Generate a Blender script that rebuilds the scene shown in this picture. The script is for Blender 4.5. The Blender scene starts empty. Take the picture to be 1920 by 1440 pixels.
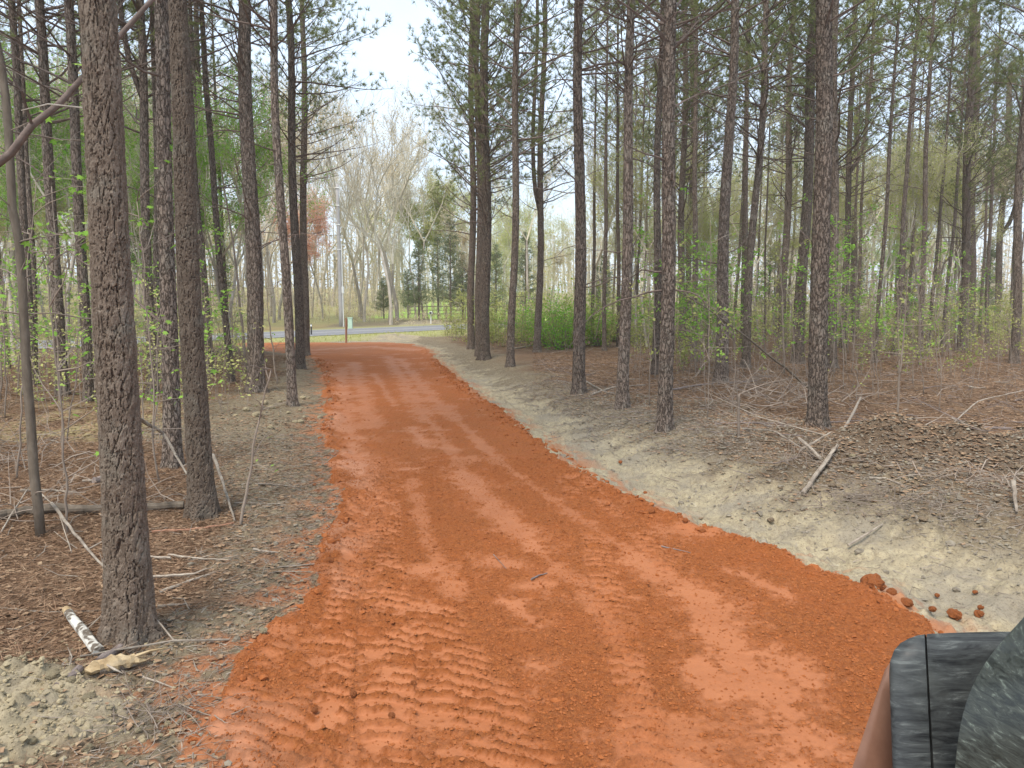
import bpy, math, random, time
import numpy as np
from mathutils import Vector, Matrix, Quaternion
_T0 = time.time()
random.seed(7); RNG = np.random.default_rng(11)
SC = bpy.context.scene
COL = SC.collection

# ------------------------------------------------------------------ camera, sky, sun, exposure
CAM_H = 2.4; FPX = 1371.0; PITCH = math.atan((720 - 565) / FPX)
cam_d = bpy.data.cameras.new('camera'); cam = bpy.data.objects.new('camera', cam_d); COL.objects.link(cam)
cam.location = (0, 0, CAM_H); cam.rotation_euler = (math.pi / 2 - PITCH, 0, 0)
cam_d.sensor_width = 36; cam_d.lens = 36 * FPX / 1920; cam_d.clip_start = 0.05; cam_d.clip_end = 3000
SC.camera = cam
SUN_EL, SUN_AZ = math.radians(58), math.radians(205)      # azimuth clockwise from +Y
W = bpy.data.worlds.new("World"); SC.world = W; W.use_nodes = True
wn = W.node_tree.nodes; wl = W.node_tree.links; wn.clear()
w_out = wn.new('ShaderNodeOutputWorld'); w_bg = wn.new('ShaderNodeBackground')
sky = wn.new('ShaderNodeTexSky'); sky.sky_type = 'NISHITA'; sky.sun_disc = False
sky.sun_elevation = SUN_EL; sky.sun_rotation = SUN_AZ; sky.air_density = 1.0; sky.dust_density = 2.0
tc = wn.new('ShaderNodeTexCoord'); mp = wn.new('ShaderNodeMapping'); mp.inputs['Scale'].default_value = (1.6, 1.6, 3.0)
nz = wn.new('ShaderNodeTexNoise'); nz.inputs['Scale'].default_value = 1.7; nz.inputs['Detail'].default_value = 6
rp = wn.new('ShaderNodeValToRGB'); rp.color_ramp.elements[0].position = .30; rp.color_ramp.elements[1].position = .62
rp.color_ramp.elements[0].color = (.62, .62, .62, 1); rp.color_ramp.elements[1].color = (.95, .95, .95, 1)
mx = wn.new('ShaderNodeMixRGB'); mx.inputs[2].default_value = (4.25, 5.1, 6.2, 1)
wl.new(tc.outputs['Generated'], mp.inputs[0]); wl.new(mp.outputs[0], nz.inputs['Vector']); wl.new(nz.outputs['Fac'], rp.inputs[0])
wl.new(rp.outputs[0], mx.inputs[0]); wl.new(sky.outputs[0], mx.inputs[1]); wl.new(mx.outputs[0], w_bg.inputs['Color'])
w_bg.inputs['Strength'].default_value = 0.09
wl.new(w_bg.outputs[0], w_out.inputs['Surface'])
sun_d = bpy.data.lights.new('sun', 'SUN'); sun = bpy.data.objects.new('sun', sun_d); COL.objects.link(sun)
sun_d.energy = 1.5; sun_d.angle = math.radians(24); sun_d.color = (1.0, .93, .82)
_sd = Vector((math.sin(SUN_AZ) * math.cos(SUN_EL), math.cos(SUN_AZ) * math.cos(SUN_EL), math.sin(SUN_EL)))
sun.rotation_euler = _sd.to_track_quat('Z', 'Y').to_euler()
SC.view_settings.view_transform = 'Standard'; SC.view_settings.look = 'None'
SC.view_settings.exposure = 1.5; SC.view_settings.gamma = 1; SC.view_settings.use_curve_mapping = False
SC.render.engine = 'CYCLES'
cy = SC.cycles
cy.volume_bounces = 1; cy.max_bounces = 6; cy.diffuse_bounces = 3; cy.glossy_bounces = 2; cy.transmission_bounces = 3; cy.transparent_max_bounces = 4

# ------------------------------------------------------------------ noise
def _h(ix, iy, s):
    n = (ix.astype(np.int64) * 374761393 + iy.astype(np.int64) * 668265263 + int(s) * 1442695041) & 0xffffffff
    n = ((n ^ (n >> 13)) * 1274126177) & 0xffffffff
    n = ((n ^ (n >> 16)) * 2246822519) & 0xffffffff
    return ((n ^ (n >> 15)) & 0xffffff) / float(0xffffff)
def vnoise(x, y, s=0):
    x = np.asarray(x, float); y = np.asarray(y, float)
    ix = np.floor(x); iy = np.floor(y); fx = x - ix; fy = y - iy
    fx = fx * fx * (3 - 2 * fx); fy = fy * fy * (3 - 2 * fy)
    a = _h(ix, iy, s); b = _h(ix + 1, iy, s); c = _h(ix, iy + 1, s); d = _h(ix + 1, iy + 1, s)
    return (a + (b - a) * fx) * (1 - fy) + (c + (d - c) * fx) * fy
def fbm(x, y, s=0, o=4, g=.5):
    t = 0; a = 1; n = 0
    for k in range(o):
        t = t + a * vnoise(x * 2 ** k + 13.7 * k, y * 2 ** k - 7.3 * k, s + k); n += a; a *= g
    return t / n
def voronoi(x, y, s=0, wrap=None):
    ix = np.floor(x); iy = np.floor(y)
    f1 = np.full(x.shape, 9.); f2 = np.full(x.shape, 9.); cid = np.zeros(x.shape); dx1 = np.zeros(x.shape); dy1 = np.zeros(x.shape)
    for i in (-1, 0, 1):
        for j in (-1, 0, 1):
            cx = ix + i; cyy = iy + j; hx = np.mod(cx, wrap) if wrap else cx
            px = cx + .12 + .76 * _h(hx, cyy, s); py = cyy + .12 + .76 * _h(hx, cyy, s + 91)
            d = np.hypot(x - px, y - py); r = _h(hx, cyy, s + 55)
            m = d < f1
            f2 = np.where(m, f1, np.minimum(f2, d)); cid = np.where(m, r, cid)
            dx1 = np.where(m, x - px, dx1); dy1 = np.where(m, y - py, dy1); f1 = np.where(m, d, f1)
    return f1, f2, cid, dx1, dy1
def sstep(a, b, x):
    t = np.clip((x - a) / (b - a), 0, 1); return t * t * (3 - 2 * t)

# ------------------------------------------------------------------ camera geometry helpers
_cp, _sp = math.cos(PITCH), math.sin(PITCH)
def ray(u, v):
    a = (u - 960) / FPX; b = (720 - v) / FPX
    return np.array([a, _cp + b * _sp, -_sp + b * _cp])
def at_depth(u, v, Y):
    d = ray(u, v); t = Y / d[1]; return Vector((d[0] * t, Y, CAM_H + d[2] * t))
def flat(u, v):
    d = ray(u, v); t = -CAM_H / d[2]; return (d[0] * t, d[1] * t)

# ------------------------------------------------------------------ the lie of the land
_L = [(330, 1700), (395, 1440), (385, 1345), (450, 1245), (555, 1150), (598, 1050), (640, 960), (643, 880), (606, 815), (622, 745), (610, 700), (590, 668), (500, 657), (465, 649), (455, 643)]
_R = [(1950, 1700), (1830, 1300), (1752, 1170), (1600, 1098), (1480, 1042), (1280, 985), (1150, 915), (1050, 850), (960, 790), (880, 735), (832, 692), (806, 668), (800, 655), (775, 647), (745, 642)]
_lp = np.array([flat(*p) for p in _L]); _rp = np.array([flat(*p) for p in _R])
_lp = np.vstack([[_lp[0, 0] - .3, -8], _lp]); _rp = np.vstack([[_rp[0, 0] + .2, -8], _rp])
def xl(y): return np.interp(y, _lp[:, 1], _lp[:, 0])
def xr(y): return np.interp(y, _rp[:, 1], _rp[:, 0])
ROAD_END = 42.6
# paved road: two straight edges on the ground
PA0, PA1 = np.array(flat(583, 631)), np.array(flat(836, 619)); PB0 = np.array(flat(583, 618))
P_dir = (PA1 - PA0) / np.linalg.norm(PA1 - PA0); P_nrm = np.array([-P_dir[1], P_dir[0]])
P_w = float(np.dot(PB0 - PA0, P_nrm)); P_w = min(P_w, 8.6)
def paved_d(x, y): return (x - PA0[0]) * P_nrm[0] + (y - PA0[1]) * P_nrm[1]     # 0..P_w inside the asphalt

def capsule(x, y, pts, w):
    best = np.full(np.shape(x), 99.)
    for (a, b) in zip(pts[:-1], pts[1:]):
        ax, ay = a; bx, by = b; L2 = (bx - ax) ** 2 + (by - ay) ** 2 + 1e-9
        t = np.clip(((x - ax) * (bx - ax) + (y - ay) * (by - ay)) / L2, 0, 1)
        best = np.minimum(best, np.hypot(x - ax - t * (bx - ax), y - ay - t * (by - ay)))
    return best / w
SMEARS = [  # smooth wet clay: pixel path, half width in metres
    ([(868, 885), (930, 960), (1005, 1025)], .17), ([(1200, 1045), (1290, 1110), (1350, 1190)], .20),
    ([(1340, 1180), (1400, 1250)], .15), ([(1440, 1275), (1480, 1350), (1510, 1470)], .21), ([(1300, 1250), (1360, 1290)], .10),
    ([(660, 855), (685, 885)], .22), ([(660, 820), (668, 822)], .22), ([(770, 800), (800, 835), (850, 842)], .10),
    ([(740, 880), (780, 878)], .10), ([(925, 1050), (955, 1056)], .13), ([(960, 1130), (1000, 1165)], .11), ([(990, 1098), (1030, 1096)], .07),
    ([(740, 808), (840, 806)], .08), ([(790, 1070), (840, 1062)], .10), ([(1450, 1230), (1500, 1260)], .14), ([(980, 1240), (1010, 1250)], .08),
    ([(1100, 1095), (1190, 1120)], .06), ([(1380, 1070), (1470, 1110)], .10), ([(850, 905), (900, 915)], .07), ([(1210, 1400), (1250, 1440)], .12)]
LINES = [  # wheel lines farther on
    ([(640, 690), (648, 760), (655, 800)], .34), ([(662, 680), (680, 740), (697, 800)], .30), ([(728, 668), (760, 720), (800, 790)], .30),
    ([(748, 672), (800, 735), (850, 785)], .28), ([(600, 655), (700, 650), (770, 656)], .8), ([(700, 700), (740, 760)], .14), ([(655, 790), (668, 880), (676, 960), (668, 1080)], .15), ([(800, 780), (868, 880), (985, 1010), (1090, 1100), (1180, 1230), (1215, 1400)], .13), ([(850, 780), (930, 860), (1060, 955), (1190, 1040)], .14), ([(770, 900), (800, 1010), (860, 1120)], .12)]
TREADS = [([(596, 1480), (630, 1250), (640, 1140), (650, 1060), (674, 960), (702, 875)], .13, 1.0), ([(735, 1480), (722, 1250), (718, 1120), (712, 1020), (724, 925), (722, 860)], .21, 1.0),
          ([(870, 1500), (838, 1250), (790, 1150)], .30, .95), ([(440, 1470), (520, 1320), (575, 1235)], .32, .8), ([(1000, 1500), (940, 1380), (900, 1300)], .22, .8),
          ([(1215, 1500), (1195, 1330), (1150, 1130), (1108, 985), (1062, 890)], .15, .8), ([(1255, 1060), (1180, 985), (1130, 945), (1082, 880)], .12, .8)]
_W = lambda pts: [flat(*p) for p in pts]
SMEARS = [(_W(p), w) for p, w in SMEARS]; LINES = [(_W(p), w) for p, w in LINES]; TREADS = [(_W(p), w, k) for p, w, k in TREADS]

def terrain(x, y, fine=True):
    """height, road mask, zone weights: pale clay, grey soil, grass, compact clay, tan litter"""
    x = np.asarray(x, float); y = np.asarray(y, float)
    wob = (fbm(x * .8, y * .8, 3, 4) - .5)
    wob2 = (fbm(x * 5, y * 5, 5, 3) - .5)
    dl = xl(y) - x; dr = x - xr(y)
    pd = paved_d(x, y)
    edge = np.maximum(dl, dr) + wob * .5 * np.clip(y / 8, .5, 2) + wob2 * .22
    edge = np.maximum(edge, (y - ROAD_END) + wob * 3)
    road = edge < 0
    near = np.clip(1 - (y - 14) / 22, .25, 1)
    # bank on the right
    b = dr + wob * .5
    h_r = np.interp(b, [-9, 0, .35, .8, 1.5, 2.6, 3.6, 5.0, 8, 60], [0, 0, -.10, -.17, -.08, .16, .27, .16, .10, .10]) * near
    h_l = np.interp(dl + wob * .6, [-9, 0, .3, 1.0, 2.5, 60], [0, 0, -.03, .04, .06, .05])
    h = np.where(dr > dl, h_r, h_l)
    far = sstep(36, 46, y)
    h = h * (1 - far)
    # spoil heaps
    for (cx, cyy, sx, sy, hh) in ((5.3, 9.7, 1.2, .8, .50), (7.6, 9.3, 1.5, .9, .62), (4.5, 11.2, .9, .7, .16), (-3.9, 17.2, .7, .9, .18), (-4.2, 20.2, .6, 1.0, .14), (-2.95, 4.0, .8, .7, .07),
                                  (-1.9, 3.4, .55, .3, .05), (-7.8, 47.5, 2.0, 1.2, .35), (-4.2, 44.5, 1.6, 1.0, .25), (12.5, 15, 1.3, .8, .2), (9.6, 13.2, 1.2, .6, .14)):
        g = np.exp(-((x - cx) / sx) ** 2 - ((y - cyy) / sy) ** 2)
        h = h + hh * g * (.6 + .8 * fbm(x * 2, y * 2, 8, 3)) * (~road)
    pav = sstep(3.0, .3, np.maximum(-pd, pd - P_w))            # level near the asphalt
    rough = (fbm(x * .35, y * .35, 21, 3) - .5) * .34 * sstep(.3, 4, np.maximum(dl, dr)) * (1 - pav)
    h = h + rough
    # land beyond the asphalt rises
    up = pd - P_w - 1.5
    h = h * (1 - pav) + np.interp(up, [0, 3, 18, 40, 70, 140, 400], [0, .25, .45, 1.5, 3.2, 6.5, 12])
    # ---- zones
    soil_w = np.interp(y, [0, 5, 7, 10, 13, 17, 20, 30], [.55, .8, 1.0, 1.6, 3.0, 2.8, 1.6, 1.0])
    ledge = dl + wob * 1.3 + wob2 * .5
    grey = np.where(dr > dl, sstep(3.9, 2.1, dr + wob * 2.2 + wob2 * .8) * .95 * (1 - .75 * np.exp(-((x - 6.6) / 2.6) ** 2 - ((y - 9.9) / 1.0) ** 2)), sstep(soil_w * 1.35 + .15, soil_w * .75, ledge))
    pale_w = np.interp(y, [0, 6, 12, 20, 34], [2.2, 2.8, 2.5, 1.9, 1.1])
    _sw = fbm(x * .9, y * .9, 35, 3) * 2.2 - 1.1
    streak = fbm((x + y * .5) * 1.0 + _sw, (x - y) * 3.0 + _sw * 2.5, 31, 5) - .5
    pale = np.where(dr > dl, sstep(pale_w, pale_w * .45, dr + streak * 2.6 + wob * .7), 0)
    tan = np.where(dl > dr, sstep(.8, 2.5, dl) * sstep(11, 13, y) * sstep(19, 16.5, y) * sstep(9, 4, dl), 0) * sstep(.35, .6, fbm(x * 1.4, y * 1.4, 77, 3))
    tan = np.maximum(tan, sstep(P_w + 1, P_w + 4, pd))
    bl = np.exp(-((x + 3.05) / .85) ** 2 - ((y - 3.85) / .62) ** 2) * (1 + wob * 2)
    pale = np.maximum(pale, sstep(.38, .62, bl) * .85); grey = np.maximum(grey, sstep(.2, .5, bl))
    grass = np.maximum(sstep(-7, -5, pd + wob * 4) * sstep(P_w + 3, P_w + 1, pd), .8 * sstep(P_w + 2, P_w + 12, pd) * sstep(.3, .6, fbm(x * .15, y * .15, 88, 3) + .12)) * sstep(40, 43.5, y)
    field = sstep(87, 90, y + wob * 6) * sstep(-19, -15, x) * sstep(9, 5, x)
    compact = np.zeros_like(x)
    if fine:
        sel = (np.maximum(dl, dr) < 1.0) & (y < 46)
        xs, ys = x[sel], y[sel]
        ws = (fbm(xs * 3.2, ys * 3.2, 41, 4) - .5); w3 = fbm(xs * 14, ys * 14, 43, 3) - .5
        c = np.zeros_like(xs)
        w5 = fbm(xs * 38, ys * 38, 45, 3) - .5; rag = ws * 2.2 + w3 * 1.5 + w5 * 1.3
        for p, w in SMEARS: dd = capsule(xs, ys, p, w); c = np.maximum(c, np.maximum(.80 * sstep(1.15, .5, dd + rag), .5 * sstep(2.1, .6, dd + rag * 1.6)))
        for p, w in LINES: c = np.maximum(c, .64 * sstep(1.05, .3, capsule(xs, ys, p, w) + rag * .8))
        c = np.maximum(c, .6 * sstep(.66, .76, fbm(xs * 1.3 + 5, ys * 1.6, 47, 4) + w3 * .22 + w5 * .2))
        crumb = (fbm(xs * 16, ys * 16, 51, 4, .62) - .5)
        v1, v2, cid, _, _ = voronoi(xs * 26 + w3 * 2, ys * 26, 61)
        clod = np.clip(.42 - v1, 0, 1) * (cid > .55) * (cid - .4)
        z = crumb * .05 + clod * .066
        c = np.minimum(c, .86); z = z * (1 - c * .95) + c * (-.008)
        lug = np.zeros_like(xs); lane = np.zeros_like(xs)
        for k, (p, w, amp) in enumerate(TREADS):
            d = capsule(xs, ys, p, w) + ws * .5
            m = sstep(1.1, .8, d) * amp * sstep(14.5, 11, ys) * sstep(.25, .5, fbm(xs * 1.3, ys * 1.3, 90 + k, 2) + .12)
            px = np.interp(ys, [q[1] for q in p], [q[0] for q in p])
            side = (xs - px) / w
            ph = ys / .128 + np.abs(side) * .45 + ws * .75 + w3 * .25 + side * (.6 if k in (2, 3) else .2)
            f = np.mod(ph, 1.0)
            bar = sstep(.0, .10, f) * sstep(.42, .20, f) * (.25 + 1.4 * fbm(xs * 24, ys * 24, 71 + k, 3))
            brk = sstep(.28, .40, fbm(xs * 6.5, np.floor(ph) * 3.3, 75, 3))
            lug = np.where(m > lane, bar * brk * m, lug); lane = np.maximum(lane, m)
        z = z * (1 - .72 * lane) + lane * -.016 + lug * .038
        c = np.maximum(c * (1 - lane * .4), lane * .82 * (1 - np.clip(lug * 3.4, 0, 1)) * sstep(.30, .52, fbm(xs * 4, ys * 6, 79, 4) + w5 * .35))
        edge_s = edge[sel]
        z = z + .045 * sstep(-.32, -.1, edge_s) * sstep(.02, -.06, edge_s) * (.3 + 1.3 * fbm(xs * 6, ys * 6, 81, 3))
        inr = road[sel]
        compact[sel] = np.where(inr, c, 0)
        hz = np.zeros_like(x); hz[sel] = np.where(inr, z, 0)
        # raw soil beside the road: clods and drag furrows
        off = (~road) & (y < 40)
        xo, yo = x[off], y[off]
        v1, v2, cid, _, _ = voronoi(xo * 9 + wob2[off] * 3, yo * 9, 101)
        g = grey[off]; pl = pale[off]
        so = (fbm(xo * 9, yo * 9, 103, 4, .6) - .5) * (.055 * g + .03) * (1 - .72 * pl)
        so = so + np.clip(.55 - v1, 0, 1) * (cid > .45) * cid * .085 * g * (1 - .85 * pl) * sstep(.2, .9, np.maximum(dl, dr)[off])
        so = so + (streak[off] * .20) * pl + (fbm((xo + yo * .5) * 2.2, (xo - yo) * 11, 33, 3) - .5) * .06 * pl + np.clip(.5 - v1, 0, 1) * (cid > .8) * .09 * pl
        bb = sstep(.3, .6, bl[off]); so = so + bb * np.clip(.6 - v1, 0, 1) * (cid > .25) * .075
        hz[off] = so * np.clip(1 - pav[off], 0, 1)
        h = h + hz * np.clip(1 - far, 0, 1)
    return h, road, pale, grey, grass, field, compact, tan
def gz(x, y):
    return float(terrain(np.array([x]), np.array([y]), False)[0][0])
def ground_at(u, v):
    """world point on the ground seen at photo pixel (u, v)"""
    d = ray(u, v); z = 0
    for _ in range(12):
        t = (z - CAM_H) / d[2]; x, y = d[0] * t, d[1] * t
        z = .5 * z + .5 * gz(x, min(y, 160))
    t = (z - CAM_H) / d[2]
    return Vector((d[0] * t, d[1] * t, gz(d[0] * t, d[1] * t)))

# ------------------------------------------------------------------ mesh and object helpers
def mesh_np(name, V, T=None, Q=None, smooth=False):
    me = bpy.data.meshes.new(name); V = np.ascontiguousarray(V, dtype=np.float32)
    T = np.zeros((0, 3), np.int32) if T is None else np.asarray(T, np.int32).reshape(-1, 3)
    Q = np.zeros((0, 4), np.int32) if Q is None else np.asarray(Q, np.int32).reshape(-1, 4)
    me.vertices.add(len(V)); me.vertices.foreach_set('co', V.ravel())
    me.loops.add(T.size + Q.size); me.loops.foreach_set('vertex_index', np.concatenate([T.ravel(), Q.ravel()]).astype(np.int32))
    n = len(T) + len(Q); me.polygons.add(n)
    st = np.concatenate([np.arange(len(T)) * 3, T.size + np.arange(len(Q)) * 4]).astype(np.int32)
    me.polygons.foreach_set('loop_start', st)
    me.polygons.foreach_set('use_smooth', np.full(n, smooth))
    me.update(calc_edges=True); me.validate(); return me
def link(name, me, mat=None, parent=None, **props):
    o = bpy.data.objects.new(name, me); COL.objects.link(o)
    if mat is not None and me is not None and len(me.materials) == 0:
        me.materials.append(mat)
    if parent is not None: o.parent = parent
    for k, v in props.items(): o[k] = v
    return o
def empty(name, loc, label, cat, group=None):
    o = bpy.data.objects.new(name, None); COL.objects.link(o); o.location = loc; o.empty_display_size = .2
    o['label'] = label; o['category'] = cat
    if group: o['group'] = group
    return o
class MB:
    """collects pieces of one mesh"""
    def __init__(s): s.V = []; s.T = []; s.Q = []; s.n = 0
    def add(s, V, T=None, Q=None):
        V = np.asarray(V, float)
        if T is not None and len(T): s.T.append(np.asarray(T) + s.n)
        if Q is not None and len(Q): s.Q.append(np.asarray(Q) + s.n)
        s.V.append(V); s.n += len(V)
    def mesh(s, name, smooth=False):
        return mesh_np(name, np.vstack(s.V), np.vstack(s.T) if s.T else None, np.vstack(s.Q) if s.Q else None, smooth)
def frames(P):
    P = np.asarray(P, float); n = len(P); T = np.gradient(P, axis=0); T /= np.linalg.norm(T, axis=1)[:, None] + 1e-9
    A = np.zeros_like(P); ref = np.array([1., 0, 0]) if abs(T[0, 0]) < .8 else np.array([0, 0, 1.])
    a = ref - T[0] * ref.dot(T[0]); A[0] = a / np.linalg.norm(a)
    for i in range(1, n):
        a = A[i - 1] - T[i] * A[i - 1].dot(T[i]); A[i] = a / (np.linalg.norm(a) + 1e-9)
    return A, np.cross(T, A)
def tube(P, R, sides=8, caps=True):
    P = np.asarray(P, float); R = np.asarray(R, float); n = len(P); A, B = frames(P)
    th = np.arange(sides) * 2 * math.pi / sides
    RR = R if R.ndim == 2 else np.repeat(R[:, None], sides, 1)
    V = P[:, None, :] + RR[:, :, None] * (np.cos(th)[None, :, None] * A[:, None, :] + np.sin(th)[None, :, None] * B[:, None, :])
    i = np.arange(n - 1)[:, None] * sides; j = np.arange(sides)[None, :]; k = (j + 1) % sides
    Q = np.stack([i + j, i + k, i + sides + k, i + sides + j], -1).reshape(-1, 4); V = V.reshape(-1, 3); T = None
    if caps:
        V = np.vstack([V, P[:1], P[-1:]]); c0, c1 = n * sides, n * sides + 1; jj = np.arange(sides); kk = (jj + 1) % sides
        T = np.vstack([np.stack([np.full(sides, c0), kk, jj], 1), np.stack([np.full(sides, c1), (n - 1) * sides + jj, (n - 1) * sides + kk], 1)])
    return V, T, Q
def segs(P0, P1, R0, R1, sides=3):
    """many straight tapered sticks at once"""
    P0 = np.asarray(P0, float); P1 = np.asarray(P1, float); N = len(P0); D = P1 - P0; D /= np.linalg.norm(D, axis=1)[:, None] + 1e-9
    ref = np.where(np.abs(D[:, 2:3]) < .9, np.array([[0, 0, 1.]]), np.array([[1., 0, 0]]))
    A = np.cross(D, ref); A /= np.linalg.norm(A, axis=1)[:, None] + 1e-9; B = np.cross(D, A)
    th = np.arange(sides) * 2 * math.pi / sides
    off = np.cos(th)[None, :, None] * A[:, None] + np.sin(th)[None, :, None] * B[:, None]
    R0 = np.broadcast_to(np.asarray(R0, float), (N,)); R1 = np.broadcast_to(np.asarray(R1, float), (N,))
    V = np.concatenate([P0[:, None] + off * R0[:, None, None], P1[:, None] + off * R1[:, None, None]], 1).reshape(-1, 3)
    b = np.arange(N)[:, None] * 2 * sides; j = np.arange(sides)[None]; k = (j + 1) % sides
    Q = np.stack([b + j, b + k, b + sides + k, b + sides + j], -1).reshape(-1, 4)
    return V, Q
def blades(P, D, L, Wd, rng):
    """thin triangular needles: base P, direction D, length L, width Wd"""
    N = len(P); D = D / (np.linalg.norm(D, axis=1)[:, None] + 1e-9)
    r = rng.normal(size=(N, 3)); S = np.cross(D, r); S /= np.linalg.norm(S, axis=1)[:, None] + 1e-9
    L = np.broadcast_to(np.asarray(L, float), (N,))[:, None]; Wd = np.broadcast_to(np.asarray(Wd, float), (N,))[:, None]
    V = np.stack([P - S * Wd / 2, P + S * Wd / 2, P + D * L], 1).reshape(-1, 3)
    return V, np.arange(3 * N).reshape(-1, 3)
def leafs(P, size, rng, aspect=.62, up=.5):
    """leaf-sized faces (diamond of two triangles, folded)"""
    N = len(P); size = np.broadcast_to(np.asarray(size, float), (N,))[:, None]
    d = rng.normal(size=(N, 3)); d[:, 2] *= .5; d /= np.linalg.norm(d, axis=1)[:, None]
    u = rng.normal(size=(N, 3)) + np.array([0, 0, up * 3]); s = np.cross(d, u); s /= np.linalg.norm(s, axis=1)[:, None] + 1e-9
    nn = np.cross(s, d)
    V = np.stack([P, P + d * size * .45 + s * size * aspect / 2 + nn * size * .08, P + d * size, P + d * size * .45 - s * size * aspect / 2 + nn * size * .08], 1).reshape(-1, 3)
    b = np.arange(N)[:, None] * 4
    T = np.vstack([b + np.array([[0, 1, 2]]), b + np.array([[0, 2, 3]])])
    return V, T

# ------------------------------------------------------------------ materials
def new_mat(name):
    m = bpy.data.materials.new(name); m.use_nodes = True; m.node_tree.nodes.clear(); return m, m.node_tree.nodes, m.node_tree.links
def ramp(nt, fac, stops, lk):
    r = nt.new('ShaderNodeValToRGB'); e = r.color_ramp.elements
    while len(e) < len(stops): e.new(.5)
    for q, (p, c) in zip(e, stops): q.position = p; q.color = (*c, 1) if len(c) == 3 else c
    lk.new(fac, r.inputs[0]); return r.outputs[0]
def noise(nt, lk, scale, detail=5, rough=.6, vec=None, dist=0):
    n = nt.new('ShaderNodeTexNoise'); n.inputs['Scale'].default_value = scale; n.inputs['Detail'].default_value = detail
    n.inputs['Roughness'].default_value = rough; n.inputs['Distortion'].default_value = dist
    if vec is not None: lk.new(vec, n.inputs['Vector'])
    return n.outputs['Fac']
def mixc(nt, lk, fac, a, b, mode='MIX'):
    m = nt.new('ShaderNodeMixRGB'); m.blend_type = mode
    for s, v in ((0, fac), (1, a), (2, b)):
        if hasattr(v, 'is_linked') or hasattr(v, 'links'): lk.new(v, m.inputs[s])
        else: m.inputs[s].default_value = v if s == 0 else (*v, 1)
    return m.outputs[0]
def simple(name, stops, scale=4, rough=.85, bump=0.0, bscale=None, coord='Object', stretch=None, detail=5, spec=.3, objvar=0, metallic=0):
    m, nt, lk = new_mat(name); out = nt.new('ShaderNodeOutputMaterial'); p = nt.new('ShaderNodeBsdfPrincipled')
    t = nt.new('ShaderNodeTexCoord'); v = t.outputs[coord]
    if stretch:
        mpn = nt.new('ShaderNodeMapping'); mpn.inputs['Scale'].default_value = stretch; lk.new(v, mpn.inputs[0]); v = mpn.outputs[0]
    f = noise(nt, lk, scale, detail, .65, v); c = ramp(nt, f, stops, lk)
    if objvar:
        oi = nt.new('ShaderNodeObjectInfo'); hs = nt.new('ShaderNodeHueSaturation'); mr = nt.new('ShaderNodeMapRange')
        mr.inputs['To Min'].default_value = 1 - objvar; mr.inputs['To Max'].default_value = 1 + objvar
        lk.new(oi.outputs['Random'], mr.inputs['Value']); lk.new(mr.outputs[0], hs.inputs['Value']); lk.new(c, hs.inputs['Color']); c = hs.outputs[0]
    lk.new(c, p.inputs['Base Color']); p.inputs['Roughness'].default_value = rough; p.inputs['Specular IOR Level'].default_value = spec; p.inputs['Metallic'].default_value = metallic
    if bump:
        b = nt.new('ShaderNodeBump'); b.inputs['Strength'].default_value = 1; b.inputs['Distance'].default_value = bump
        lk.new(noise(nt, lk, bscale or scale * 3, 5, .65, v), b.inputs['Height']); lk.new(b.outputs[0], p.inputs['Normal'])
    lk.new(p.outputs[0], out.inputs[0]); return m
def leafy(name, stops, scale=.8, trans=.35, objvar=.15, detail=3):
    m, nt, lk = new_mat(name); out = nt.new('ShaderNodeOutputMaterial')
    g = nt.new('ShaderNodeNewGeometry'); f = noise(nt, lk, scale, detail, .6, g.outputs['Position'])
    c = ramp(nt, f, stops, lk)
    oi = nt.new('ShaderNodeObjectInfo'); hs = nt.new('ShaderNodeHueSaturation'); mr = nt.new('ShaderNodeMapRange')
    mr.inputs['To Min'].default_value = 1 - objvar; mr.inputs['To Max'].default_value = 1 + objvar
    lk.new(oi.outputs['Random'], mr.inputs['Value']); lk.new(mr.outputs[0], hs.inputs['Value']); lk.new(c, hs.inputs['Color']); c = hs.outputs[0]
    d = nt.new('ShaderNodeBsdfDiffuse'); t = nt.new('ShaderNodeBsdfTranslucent'); x = nt.new('ShaderNodeMixShader'); x.inputs[0].default_value = trans
    lk.new(c, d.inputs[0]); lk.new(c, t.inputs[0]); lk.new(d.outputs[0], x.inputs[1]); lk.new(t.outputs[0], x.inputs[2]); lk.new(x.outputs[0], out.inputs[0])
    return m
def attr(nt, name):
    a = nt.new('ShaderNodeAttribute'); a.attribute_name = name; return a
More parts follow.
